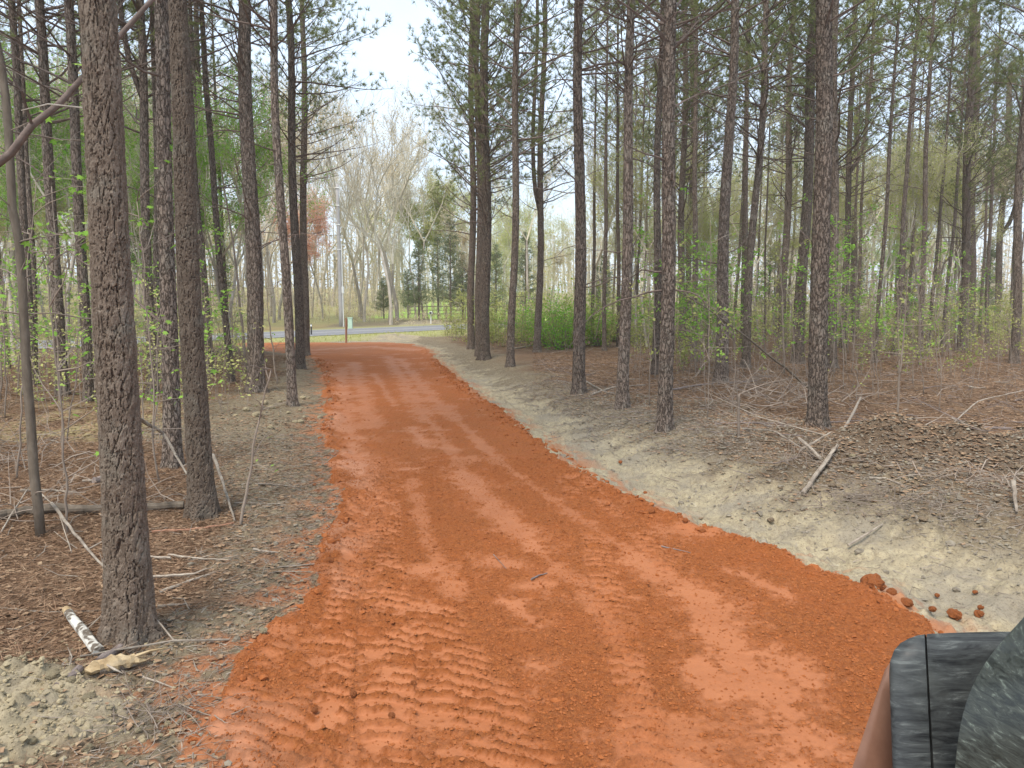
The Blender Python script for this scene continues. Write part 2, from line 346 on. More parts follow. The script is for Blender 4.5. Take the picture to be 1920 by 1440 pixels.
def ground_mat():
    m, nt, lk = new_mat('forest_floor'); out = nt.new('ShaderNodeOutputMaterial'); p = nt.new('ShaderNodeBsdfPrincipled')
    g = nt.new('ShaderNodeNewGeometry').outputs['Position']
    z = attr(nt, 'zone'); sp = nt.new('ShaderNodeSeparateColor'); lk.new(z.outputs['Color'], sp.inputs[0])
    z2 = attr(nt, 'zone_b'); sp2 = nt.new('ShaderNodeSeparateColor'); lk.new(z2.outputs['Color'], sp2.inputs[0])
    n_big = noise(nt, lk, 1.1, 6, .65, g); n_mid = noise(nt, lk, 7, 6, .7, g, .6); n_fine = noise(nt, lk, 45, 5, .75, g); n_mot = noise(nt, lk, 17, 6, .8, g, 1.5)
    litter = ramp(nt, n_mot, [(.27, (.034, .020, .012)), (.43, (.098, .056, .033)), (.58, (.172, .105, .062)), (.75, (.29, .20, .125))], lk)
    litter = mixc(nt, lk, ramp(nt, n_big, [(.42, (0, 0, 0)), (.62, (.75, .75, .75))], lk), litter, ramp(nt, n_mid, [(.3, (.09, .055, .032)), (.7, (.25, .16, .095))], lk))
    soil = ramp(nt, n_mot, [(.27, (.05, .037, .024)), (.42, (.16, .125, .08)), (.57, (.26, .21, .138)), (.76, (.41, .35, .24))], lk)
    soil = mixc(nt, lk, ramp(nt, n_mid, [(.45, (0, 0, 0)), (.66, (.6, .6, .6))], lk), soil, (.11, .075, .05))
    clay = ramp(nt, n_mid, [(.25, (.17, .138, .092)), (.40, (.32, .265, .178)), (.58, (.415, .345, .222)), (.75, (.42, .372, .28))], lk)
    clay = mixc(nt, lk, ramp(nt, n_big, [(.40, (.7, .7, .7)), (.52, (0, 0, 0))], lk), clay, (.26, .225, .175))
    clay = mixc(nt, lk, ramp(nt, n_fine, [(.38, (.7, .7, .7)), (.48, (0, 0, 0))], lk), clay, (.16, .125, .085))
    grass = ramp(nt, n_mid, [(.25, (.16, .19, .055)), (.5, (.32, .31, .13)), (.75, (.46, .38, .21))], lk)
    field = ramp(nt, n_mid, [(.3, (.28, .50, .06)), (.7, (.42, .60, .13))], lk)
    tanc = ramp(nt, n_mot, [(.25, (.14, .105, .05)), (.5, (.29, .23, .11)), (.75, (.42, .36, .21))], lk)
    c = mixc(nt, lk, sp2.outputs[0], litter, tanc)
    c = mixc(nt, lk, sp.outputs[1], c, soil); c = mixc(nt, lk, sp.outputs[0], c, clay); c = mixc(nt, lk, sp.outputs[2], c, grass); c = mixc(nt, lk, sp2.outputs[1], c, field)
    heap = ramp(nt, n_mot, [(.27, (.028, .019, .013)), (.43, (.085, .058, .038)), (.58, (.165, .118, .078)), (.76, (.30, .23, .155))], lk)
    c = mixc(nt, lk, z.outputs['Alpha'], c, heap)
    spill = mixc(nt, lk, sp2.outputs[2], c, (.40, .14, .055)); 
    lk.new(spill, p.inputs['Base Color']); p.inputs['Roughness'].default_value = .93; p.inputs['Specular IOR Level'].default_value = .15
    b = nt.new('ShaderNodeBump'); b.inputs['Distance'].default_value = .022; b.inputs['Strength'].default_value = .9
    lk.new(mixc(nt, lk, .5, n_mot, n_fine), b.inputs['Height']); lk.new(b.outputs[0], p.inputs['Normal'])
    lk.new(p.outputs[0], out.inputs[0]); return m
def clay_mat():
    m, nt, lk = new_mat('red_clay'); out = nt.new('ShaderNodeOutputMaterial'); p = nt.new('ShaderNodeBsdfPrincipled')
    g = nt.new('ShaderNodeNewGeometry').outputs['Position']
    z = attr(nt, 'zone'); sp = nt.new('ShaderNodeSeparateColor'); lk.new(z.outputs['Color'], sp.inputs[0])
    n1 = noise(nt, lk, 2.2, 5, .6, g); n2 = noise(nt, lk, 34, 6, .85, g, .8); n3 = noise(nt, lk, 110, 4, .8, g)
    crumb = ramp(nt, n2, [(.30, (.085, .025, .007)), (.44, (.275, .082, .021)), (.56, (.40, .129, .034)), (.72, (.50, .195, .07))], lk)
    crumb = mixc(nt, lk, ramp(nt, n1, [(.38, (0, 0, 0)), (.65, (.55, .55, .55))], lk), crumb, (.39, .108, .026))
    comp = ramp(nt, n1, [(.3, (.365, .128, .051)), (.7, (.43, .168, .073))], lk)
    comp = mixc(nt, lk, ramp(nt, n2, [(.3, (.5, .5, .5)), (.42, (0, 0, 0))], lk), comp, (.31, .098, .036))
    c = mixc(nt, lk, sp.outputs[0], crumb, comp)
    c = mixc(nt, lk, sp.outputs[1], c, (.46, .21, .115))
    lk.new(c, p.inputs['Base Color'])
    r = nt.new('ShaderNodeMapRange'); r.inputs['To Min'].default_value = .92; r.inputs['To Max'].default_value = .5; lk.new(sp.outputs[0], r.inputs['Value']); lk.new(r.outputs[0], p.inputs['Roughness'])
    p.inputs['Specular IOR Level'].default_value = .28
    b = nt.new('ShaderNodeBump'); b.inputs['Strength'].default_value = 1
    rd = nt.new('ShaderNodeMapRange'); rd.inputs['To Min'].default_value = .03; rd.inputs['To Max'].default_value = .0012; lk.new(sp.outputs[0], rd.inputs['Value']); lk.new(rd.outputs[0], b.inputs['Distance'])
    lk.new(mixc(nt, lk, .45, n2, n3), b.inputs['Height']); lk.new(b.outputs[0], p.inputs['Normal'])
    lk.new(p.outputs[0], out.inputs[0]); return m
def bark_mat(name, plate, groove, scale=(9, 9, 4.5), bump=.02, lichen=.25):
    m, nt, lk = new_mat(name); out = nt.new('ShaderNodeOutputMaterial'); p = nt.new('ShaderNodeBsdfPrincipled')
    t = nt.new('ShaderNodeTexCoord'); mpn = nt.new('ShaderNodeMapping'); mpn.inputs['Scale'].default_value = scale; lk.new(t.outputs['Object'], mpn.inputs[0])
    ns = nt.new('ShaderNodeTexNoise'); ns.inputs['Scale'].default_value = 2.2; ns.inputs['Detail'].default_value = 5; lk.new(mpn.outputs[0], ns.inputs['Vector'])
    ad = nt.new('ShaderNodeMixRGB'); ad.blend_type = 'ADD'; ad.inputs[0].default_value = 1.0; lk.new(mpn.outputs[0], ad.inputs[1]); lk.new(ns.outputs['Color'], ad.inputs[2])
    v = nt.new('ShaderNodeTexVoronoi'); v.feature = 'DISTANCE_TO_EDGE'; v.inputs['Scale'].default_value = 2.0; lk.new(ad.outputs[0], v.inputs['Vector'])
    f = noise(nt, lk, 26, 6, .75, t.outputs['Object']); f2 = noise(nt, lk, 3.0, 4, .6, t.outputs['Object'])
    c = ramp(nt, f, [(.3, tuple(q * .62 for q in plate)), (.5, plate), (.75, tuple(min(1, q * 1.5) for q in plate))], lk)
    c = mixc(nt, lk, ramp(nt, f2, [(.5, (0, 0, 0)), (.66, (lichen,) * 3)], lk), c, (.30, .30, .25))
    e = ramp(nt, v.outputs['Distance'], [(.0, (1, 1, 1)), (.11, (0, 0, 0))], lk)
    c = mixc(nt, lk, e, c, groove)
    oi = nt.new('ShaderNodeObjectInfo'); hs = nt.new('ShaderNodeHueSaturation'); mr = nt.new('ShaderNodeMapRange')
    mr.inputs['To Min'].default_value = .78; mr.inputs['To Max'].default_value = 1.2; lk.new(oi.outputs['Random'], mr.inputs['Value']); lk.new(mr.outputs[0], hs.inputs['Value']); lk.new(c, hs.inputs['Color'])
    lk.new(hs.outputs[0], p.inputs['Base Color']); p.inputs['Roughness'].default_value = .9; p.inputs['Specular IOR Level'].default_value = .2
    b = nt.new('ShaderNodeBump'); b.inputs['Distance'].default_value = bump; b.inputs['Strength'].default_value = 1
    hh = ramp(nt, v.outputs['Distance'], [(.0, (0, 0, 0)), (.16, (.8, .8, .8)), (1, (1, 1, 1))], lk)
    lk.new(mixc(nt, lk, .35, hh, f), b.inputs['Height']); lk.new(b.outputs[0], p.inputs['Normal'])
    lk.new(p.outputs[0], out.inputs[0]); return m
M = {}
HAZE = .0006
M['ground'] = ground_mat(); M['clay'] = clay_mat()
M['bark'] = bark_mat('pine_bark', (.215, .166, .132), (.065, .046, .036), scale=(10, 10, 3.0), bump=.04)
def near_bark(k=1.0):
    m, nt, lk = new_mat('pine_bark_plates'); out = nt.new('ShaderNodeOutputMaterial'); p = nt.new('ShaderNodeBsdfPrincipled')
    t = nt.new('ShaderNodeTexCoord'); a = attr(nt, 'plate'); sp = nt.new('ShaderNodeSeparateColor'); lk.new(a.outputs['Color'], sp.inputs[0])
    f = noise(nt, lk, 60, 6, .8, t.outputs['Object']); f2 = noise(nt, lk, 4.0, 4, .6, t.outputs['Object'])
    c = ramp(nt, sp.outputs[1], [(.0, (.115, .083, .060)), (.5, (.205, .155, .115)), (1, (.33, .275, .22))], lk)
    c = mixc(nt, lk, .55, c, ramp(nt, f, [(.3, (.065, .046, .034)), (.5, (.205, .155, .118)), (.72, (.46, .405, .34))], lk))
    c = mixc(nt, lk, ramp(nt, f2, [(.52, (0, 0, 0)), (.68, (.3, .3, .3))], lk), c, (.30, .30, .25))
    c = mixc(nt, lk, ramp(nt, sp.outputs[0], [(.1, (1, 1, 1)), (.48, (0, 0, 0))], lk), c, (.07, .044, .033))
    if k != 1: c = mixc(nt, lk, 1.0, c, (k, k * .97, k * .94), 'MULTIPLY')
    lk.new(c, p.inputs['Base Color']); p.inputs['Roughness'].default_value = .88; p.inputs['Specular IOR Level'].default_value = .22
    b = nt.new('ShaderNodeBump'); b.inputs['Distance'].default_value = .008; lk.new(f, b.inputs['Height']); lk.new(b.outputs[0], p.inputs['Normal'])
    lk.new(p.outputs[0], out.inputs[0]); return m
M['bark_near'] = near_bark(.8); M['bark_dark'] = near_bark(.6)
M['limb'] = simple('pine_limb_bark', [(.3, (.09, .065, .052)), (.7, (.20, .15, .125))], 9, .9, objvar=.15)
M['grey_bark'] = simple('grey_bark', [(.3, (.27, .23, .19)), (.5, (.40, .35, .29)), (.75, (.55, .50, .43))], 5, .9, .008, 30, stretch=(1, 1, .3), objvar=.25)
M['smooth_bark'] = simple('smooth_brown_bark', [(.3, (.10, .078, .058)), (.55, (.165, .13, .096)), (.75, (.24, .20, .155))], 12, .85, .004, 60, stretch=(1, 1, .35), objvar=.15)
M['twig'] = simple('twig_bark', [(.3, (.17, .13, .10)), (.6, (.30, .24, .19)), (.8, (.44, .38, .31))], 2.5, .9, objvar=.15)
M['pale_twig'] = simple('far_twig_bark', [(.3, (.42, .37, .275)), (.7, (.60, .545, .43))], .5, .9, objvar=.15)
M['deadwood'] = simple('weathered_deadwood', [(.28, (.15, .118, .09)), (.5, (.29, .24, .19)), (.75, (.43, .38, .31))], 9, .9, .006, 40, objvar=.2)
M['needle'] = leafy('pine_needles', [(.3, (.13, .165, .068)), (.5, (.225, .258, .105)), (.7, (.35, .35, .16))], .6, .5, .2)
M['needle_warm'] = leafy('pine_needles_yellowing', [(.3, (.17, .21, .07)), (.5, (.29, .30, .10)), (.7, (.42, .38, .15))], .6, .45, .2)
M['cedar'] = leafy('cedar_foliage', [(.3, (.12, .165, .085)), (.5, (.20, .245, .12)), (.7, (.30, .32, .17))], 1.2, .4, .2)
M['lime'] = leafy('young_leaves', [(.3, (.17, .36, .055)), (.5, (.28, .48, .085)), (.7, (.42, .58, .15))], 2.0, .45, .12)
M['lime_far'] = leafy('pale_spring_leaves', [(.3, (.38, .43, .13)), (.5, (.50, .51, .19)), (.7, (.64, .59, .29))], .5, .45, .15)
M['thick'] = leafy('thicket_leaves', [(.3, (.27, .32, .09)), (.5, (.40, .42, .14)), (.7, (.54, .49, .24))], .7, .4, .1)
M['vivid'] = leafy('vivid_leaves', [(.3, (.13, .36, .03)), (.5, (.22, .50, .05)), (.7, (.36, .60, .09))], 1.0, .45, .1)
M['shrub_pale'] = leafy('pale_shrub_leaves', [(.3, (.24, .38, .06)), (.5, (.36, .48, .10)), (.7, (.50, .54, .17))], 1.0, .45, .1)
M['leaf_brown'] = simple('fallen_leaves', [(.3, (.13, .075, .042)), (.5, (.27, .17, .10)), (.72, (.44, .32, .20))], 16, .85)
M['red_bud'] = leafy('red_spring_buds', [(.3, (.78, .38, .25)), (.7, (.86, .55, .41))], .8, .35, .1)
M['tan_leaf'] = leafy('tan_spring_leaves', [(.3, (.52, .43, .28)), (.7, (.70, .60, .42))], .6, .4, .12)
M['litter'] = simple('fallen_needles', [(.3, (.09, .050, .029)), (.5, (.225, .132, .077)), (.72, (.42, .30, .195))], 14, .9, coord='Object')
M['grey_litter'] = simple('grey_litter', [(.3, (.12, .095, .075)), (.5, (.25, .205, .165)), (.75, (.42, .36, .29))], 3, .9)
M['clod'] = simple('red_clod', [(.3, (.17, .049, .014)), (.5, (.32, .099, .027)), (.75, (.43, .155, .055))], 14, .95, .012, 40)
M['stone'] = simple('pale_clay_clod', [(.3, (.24, .19, .115)), (.55, (.39, .32, .20)), (.8, (.46, .40, .275))], 9, .95, .012, 35, objvar=.15)
M['brown_clod'] = simple('brown_soil_clod', [(.3, (.14, .10, .065)), (.55, (.27, .20, .13)), (.8, (.42, .33, .22))], 9, .95, .012, 35, objvar=.2)
M['soil_grey'] = simple('grey_soil_crumb', [(.3, (.13, .105, .075)), (.55, (.24, .205, .155)), (.8, (.38, .335, .26))], 9, .95)
M['asphalt'] = simple('asphalt', [(.3, (.17, .17, .18)), (.7, (.24, .24, .25))], 3, .8, .003, 200)
M['paint'] = simple('road_paint', [(.3, (.34, .34, .33)), (.7, (.46, .46, .45))], 6, .7)
M['pole'] = simple('weathered_pole', [(.3, (.36, .34, .33)), (.7, (.50, .48, .47))], 4, .9, .005, 30, stretch=(1, 1, .2))
M['wire'] = simple('bright_wire', [(.3, (.68, .62, .5)), (.7, (.8, .74, .62))], 3, .4, spec=.5)
M['white'] = simple('white_plastic', [(.3, (.72, .72, .70)), (.7, (.82, .82, .8))], 6, .5)
M['mint'] = simple('pale_green_metal', [(.3, (.42, .58, .46)), (.7, (.5, .66, .53))], 6, .5)
M['post'] = simple('red_brown_post', [(.3, (.27, .13, .08)), (.7, (.42, .22, .14))], 8, .9, .004, 40, stretch=(1, 1, .2))
M['fence'] = simple('old_fence_wood', [(.3, (.17, .145, .12)), (.7, (.27, .235, .20))], 6, .9)
M['pale_trim'] = simple('pale_dusty_trim', [(.3, (.16, .19, .155)), (.7, (.30, .35, .29))], 40, .6)
M['black'] = simple('black_metal', [(.3, (.03, .03, .03)), (.7, (.06, .06, .06))], 6, .5)
print('mats', round(time.time() - _T0, 1))

# ------------------------------------------------------------------ ground sheet and the red clay road cut out of it
def spaced(a, b, f):
    r = [a]
    while r[-1] < b: r.append(r[-1] + f(r[-1]))
    return np.array(r)
gy = np.concatenate([np.arange(-8, 2.4, .3), spaced(2.4, 11, lambda y: .0037 * y), spaced(11.06, 45, lambda y: .0062 * y), spaced(45.4, 395, lambda y: .03 * y)])
xin = np.arange(-3.4, 5.0, .0185)
xoutr = spaced(5.0, 390, lambda x: .028 + .02 * (x - 5.0) + .0012 * (x - 5) ** 1.6)
xoutl = -spaced(3.4165, 390, lambda x: .028 + .018 * (x - 3.4) + .0012 * (x - 3.4) ** 1.6)[::-1]
gx = np.concatenate([xoutl, xin, xoutr[1:]])
GX, GY = np.meshgrid(gx, gy)
H, ROAD, PALE, GREY, GRASS, FIELD, COMP, TAN = [a.reshape(GX.shape) for a in terrain(GX.ravel(), GY.ravel())]
ny, nx = GX.shape
V = np.stack([GX, GY, H], -1).reshape(-1, 3)
idx = np.arange(ny * nx).reshape(ny, nx)
Q = np.stack([idx[:-1, :-1], idx[:-1, 1:], idx[1:, 1:], idx[1:, :-1]], -1).reshape(-1, 4)
inside = ROAD.ravel()[Q].sum(1) >= 2
SPILL = sstep(.47, .60, fbm(GX * 6, GY * 6, 203, 4) + .13 * sstep(.5, .0, np.maximum(xl(GY) - GX, GX - xr(GY)) + .6 * (GX > 0))) * sstep(.9, .0, np.maximum(xl(GY) - GX, GX - xr(GY))) * (GY < 42) * .8
def sheet(name, sel, mat, ca, cb, al=None):
    q = Q[sel]; u, inv = np.unique(q, return_inverse=True)
    me = mesh_np(name, V[u], None, inv.reshape(-1, 4), True)
    for nm, c in (('zone', ca), ('zone_b', cb)):
        at = me.color_attributes.new(nm, 'FLOAT_COLOR', 'POINT')
        at.data.foreach_set('color', np.concatenate([np.stack([k.ravel()[u] for k in c], 1), (al.ravel()[u][:, None] if al is not None else np.ones((len(u), 1)))], 1).astype(np.float32).ravel())
    return link(name, me, mat, None, kind='structure')
Z0 = np.zeros_like(H)
_hm = np.exp(-((GX - 6.4) / 2.5) ** 2 - ((GY - 9.6) / 1.15) ** 2) + .8 * np.exp(-((GX - 4.2) / 1.2) ** 2 - ((GY - 11.3) / .9) ** 2); HEAP = sstep(.25, .6, _hm + (fbm(GX * 2, GY * 2, 221, 4) - .5) * .9)
sandy = sstep(30, 38, GY) * .6 * fbm(GX * .6, GY * 1.2, 207, 3) + .75 * sstep(.8, .0, -np.maximum(xl(GY) - GX, GX - xr(GY))) * sstep(.45, .65, fbm(GX * 2, GY * 2, 209, 3)) * (xl(GY) - GX > GX - xr(GY))
sheet('ground', ~inside, M['ground'], (PALE, GREY, GRASS), (TAN, FIELD, SPILL), HEAP)
sheet('dirt_road', inside, M['clay'], (COMP, sandy, Z0), (Z0, Z0, Z0))
# asphalt road beyond, with its painted lines
def strip(name, d0, d1, z, mat, s0=-160, s1=200, n=60, **kw):
    s = np.linspace(s0, s1, n); A = PA0 + s[:, None] * P_dir + d0 * P_nrm; B = PA0 + s[:, None] * P_dir + d1 * P_nrm
    Vs = np.concatenate([np.c_[A, np.full(n, z)], np.c_[B, np.full(n, z)]]); i = np.arange(n - 1)
    return link(name, mesh_np(name, Vs, None, np.stack([i, i + 1, i + n + 1, i + n], 1)), mat, **kw)
pv = strip('paved_road', 0, P_w, .03, M['asphalt'], kind='structure')
strip('edge_line', .45, .62, .034, M['paint'], parent=pv); strip('edge_line', P_w - .62, P_w - .45, .034, M['paint'], parent=pv)
strip('centre_line', P_w / 2 - .22, P_w / 2 + .1, .034, M['paint'], parent=pv)
print('ground', len(V), round(time.time() - _T0, 1))

# ------------------------------------------------------------------ pines
def trunk_mesh(P, R, px, seed, name='trunk', flare=.42, visible_top=9.0, plates=True):
    """P(z) polyline in local coords, R radii, px = metres per picture pixel at this tree"""
    P = np.asarray(P, float); zz = P[:, 2]; Ht = zz[-1]
    dz = max(.009, px * 1.3); dz_far = max(.25, px * 4)
    z = np.concatenate([np.arange(-.12, min(visible_top, Ht), dz), np.arange(min(visible_top, Ht), Ht, dz_far), [Ht]])
    if px > .02: z = np.concatenate([np.arange(-.15, .8, .1), np.arange(.8, Ht, max(.15, px * 5)), [Ht]])
    r0 = float(R[0]); ns = int(np.clip(2 * math.pi * r0 / max(px * .8, .0045), 9, 230)); ns = min(ns, 40) if px > .02 else ns
    X = np.interp(z, zz, P[:, 0]); Y = np.interp(z, zz, P[:, 1]); r = np.interp(z, zz, R)
    k = np.ones(5) / 5 if px > .02 else np.ones(61) / 61
    if len(X) > 130 and px <= .02:
        sm = lambda a: np.convolve(np.pad(a, 30, mode='edge'), k, 'valid'); X, Y = sm(X), sm(Y)
    r = r * (1 + flare * np.exp(-np.clip(z, 0, 99) / .25))
    th = np.arange(ns) * 2 * math.pi / ns; TH, ZZ = np.meshgrid(th, z)
    r0c = r0
    nc = max(8, int(2 * math.pi * r0c / .056)); vx = TH / (2 * math.pi) * nc; 
    warp = fbm(np.cos(TH) * 3 + seed, ZZ * 3 + np.sin(TH) * 3, seed, 3) - .5
    warp2 = fbm(np.cos(TH) * 9 + seed, ZZ * 9 + np.sin(TH) * 9, seed + 4, 3) - .5
    if plates:
        warp3 = fbm(np.cos(TH) * r0 * 130 + seed, ZZ * 55 + np.sin(TH) * r0 * 130, seed + 8, 3) - .5
        f1, f2, cid, dx, dy = voronoi(vx + warp * 1.2 + warp2 * .8 + warp3 * .2, ZZ / .115 + warp2 * 1.5 + warp * .8 + warp3 * .25, seed + 1, nc)
        g1, g2, cid2, dx2, dy2 = voronoi(vx * 2 + warp2 * 1.5 + warp3 * .6, ZZ / .045 + warp2 * 1.6 + warp3 * .5, seed + 17, nc * 2)
        vert = np.abs(dx) / (np.hypot(dx, dy) + 1e-6)
        crack = np.clip(sstep(.0, .17, f2 - f1) + (1 - vert) * .45 * (warp2 + .6), 0, 1); crack2 = sstep(0, .3, g2 - g1)
        terr = np.floor((fbm(vx * 1.1 + seed, ZZ / .06, seed + 31, 3) + warp3 * .25) * 7) / 7
        amp = np.clip(r0 / .19, .45, 1.1)
        disp = amp * (.0180 * crack + .010 * cid * crack + .008 * dy * crack + .004 * crack2 * cid2 * crack + .010 * (terr - .5) + .003 * warp3 - .020)
        cid = np.clip(.5 * cid + .5 * cid2 + (terr - .5) * .8, 0, 1)
    else:
        crack = np.ones_like(TH); cid = warp2 + .5; disp = .004 * warp2
    lobes = 1 + .05 * np.cos(TH * 3 + seed) * np.exp(-np.clip(ZZ, 0, 99) / .5) + .16 * np.cos(TH * 5 + seed * 2) * np.exp(-np.clip(ZZ, 0, 99) / .16) + .05 * warp
    RR = r[:, None] * lobes + disp
    n = len(z)
    Vt = np.stack([X[:, None] + RR * np.cos(TH), Y[:, None] + RR * np.sin(TH), ZZ], -1).reshape(-1, 3)
    i = np.arange(n - 1)[:, None] * ns; j = np.arange(ns)[None]; kk = (j + 1) % ns
    Qt = np.stack([i + j, i + kk, i + ns + kk, i + ns + j], -1).reshape(-1, 4)
    me = mesh_np(name, Vt, None, Qt, px > .012)
    if px <= .02 and plates:
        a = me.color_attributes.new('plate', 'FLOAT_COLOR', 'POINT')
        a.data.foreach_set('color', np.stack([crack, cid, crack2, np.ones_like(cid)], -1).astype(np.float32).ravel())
    return me

def pine_crown(seed, z0=6.5, z1=19.5, Lmax=3.4, dens=1.0, dead=1.5):
    """limbs (wood) and needle tufts of a loblolly-like pine; trunk axis is local z"""
    rg = np.random.default_rng(seed); S0 = []; S1 = []; A = []; B = []; NP = []; ND = []
    z = z0
    while z < z1:
        t = (z - z0) / (z1 - z0)
        L = Lmax * (.75 + .5 * min(1, t * 4)) * (1 - t) ** .62 + .5
        for b in range(rg.integers(2, 4)):
            az = rg.uniform(0, 2 * math.pi); el = rg.uniform(.12, .6) + t * .35; ln = L * rg.uniform(.55, 1.15)
            is_dead = z < z0 + dead or rg.random() < .10
            n = 6; p = np.array([0, 0, z + rg.uniform(-.12, .12)]); d = np.array([math.cos(az) * math.cos(el), math.sin(az) * math.cos(el), math.sin(el)])
            r = .008 + .0068 * ln; pts = [p]
            for k in range(n):
                d = d + rg.normal(0, .10, 3) + np.array([0, 0, .03 if k < 3 else .06]); d /= np.linalg.norm(d); pts.append(pts[-1] + d * ln / n)
            pts = np.array(pts); rr = np.linspace(r, .004, n + 1)
            S0.append(pts[:-1]); S1.append(pts[1:]); A.append(rr[:-1]); B.append(rr[1:])
            nt = int(ln * (2.0 if is_dead else 5.4) * dens)
            for q in range(nt):
                s = rg.uniform(.25, 1.0) if not is_dead else rg.uniform(.3, 1.0)
                f = s * n; i = min(n - 1, int(f)); pp = pts[i] + (pts[i + 1] - pts[i]) * (f - i); dd = pts[i + 1] - pts[i]; dd = dd / np.linalg.norm(dd)
                side = rg.normal(size=3); side[2] *= .6; td = dd * .8 + side / np.linalg.norm(side) * .95 + np.array([0, 0, .15]); td /= np.linalg.norm(td)
                tl = ln * .30 * rg.uniform(.4, 1.1) * (1.15 - s * .5)
                p1 = pp + td * tl * .55; td2 = td + rg.normal(0, .25, 3) + np.array([0, 0, .12]); td2 /= np.linalg.norm(td2); p2 = p1 + td2 * tl * .45
                S0.append([pp, p1]); S1.append([p1, p2]); A.append([.005, .0042]); B.append([.0042, .003])
                if is_dead and rg.random() < .85: continue
                for (c, dv) in ((p1, td), (p2, td2), (p2 + rg.normal(0, .05, 3), td2)):
                    if rg.random() < .85:
                        nn = rg.integers(12, 18); NP.append(np.repeat(c[None], nn, 0)); ND.append(dv[None] * .75 + rg.normal(0, .55, (nn, 3)) + np.array([0, 0, .12]))
            if not is_dead:
                nn = 14; NP.append(np.repeat(pts[-1:], nn, 0)); ND.append(d[None] * .8 + rg.normal(0, .5, (nn, 3)))
        z += rg.uniform(.30, .62)
    Vw, Qw = segs(np.vstack(S0), np.vstack(S1), np.concatenate(A), np.concatenate(B), 4)
    wood = mesh_np('pine_limbs', Vw, None, Qw, False)
    P = np.vstack(NP); D = np.vstack(ND); N = len(P)
    Vn, Tn = blades(P, D, rg.uniform(.14, .24, N), rg.uniform(.013, .021, N), rg)
    fol = mesh_np('pine_needles', Vn, Tn, None, False)
    wood.materials.append(M['limb']); return wood, fol
CROWNS = []
for k in range(5):
    CROWNS.append(pine_crown(100 + k, z0=[6.4, 7.2, 5.6, 7.4, 6.4][k], Lmax=[3.4, 3.0, 3.7, 3.1, 3.5][k], dead=[1.4, 2.4, 1.0, 2.6, 1.8][k], dens=.85))
for k, (wd, fo) in enumerate(CROWNS): fo.materials.append(M['needle'])
HIGH = [pine_crown(140 + k, z0=[10.0, 11.2, 9.2][k], Lmax=[2.6, 2.4, 2.9][k], dead=[2.5, 3.0, 2.0][k], dens=.85) for k in range(3)]
for w_, f_ in HIGH: f_.materials.append(M['needle'])
CROWN_WARM = []
for k in (0, 1):
    c = HIGH[k][1].copy(); c.materials.clear(); c.materials.append(M['needle_warm']); CROWN_WARM.append((HIGH[k][0], c))
print('crowns', [len(f.polygons) for w, f in CROWNS], [len(w.polygons) for w, f in CROWNS], round(time.time() - _T0, 1))

def dead_branch_mesh(seed, ln=1.4):
    rg = np.random.default_rng(seed); mb = MB(); p = np.zeros(3); d = np.array([1., 0, rg.uniform(-.15, .35)]); pts = [p]
    for k in range(7):
        d = d + rg.normal(0, .13, 3); d[0] = abs(d[0]); d /= np.linalg.norm(d); pts.append(pts[-1] + d * ln / 7)
    pts = np.array(pts); mb.add(*tube(pts, np.linspace(.017, .004, 8), 5))
    for q in range(rg.integers(2, 6)):
        i = rg.integers(2, 7); dd = pts[i] - pts[i - 1]; dd /= np.linalg.norm(dd); s = dd + rg.normal(0, .7, 3); s /= np.linalg.norm(s)
        l2 = ln * rg.uniform(.15, .4); b = pts[i] + s * l2 * .5; c = b + (s + rg.normal(0, .25, 3)) * l2 * .5
        mb.add(*tube(np.array([pts[i], b, c]), np.array([.007, .005, .0025]), 4))
    return mb.mesh('branch')
BRANCH = [dead_branch_mesh(300 + k, .9 + .22 * k) for k in range(7)]
for b in BRANCH: b.materials.append(M['limb'])

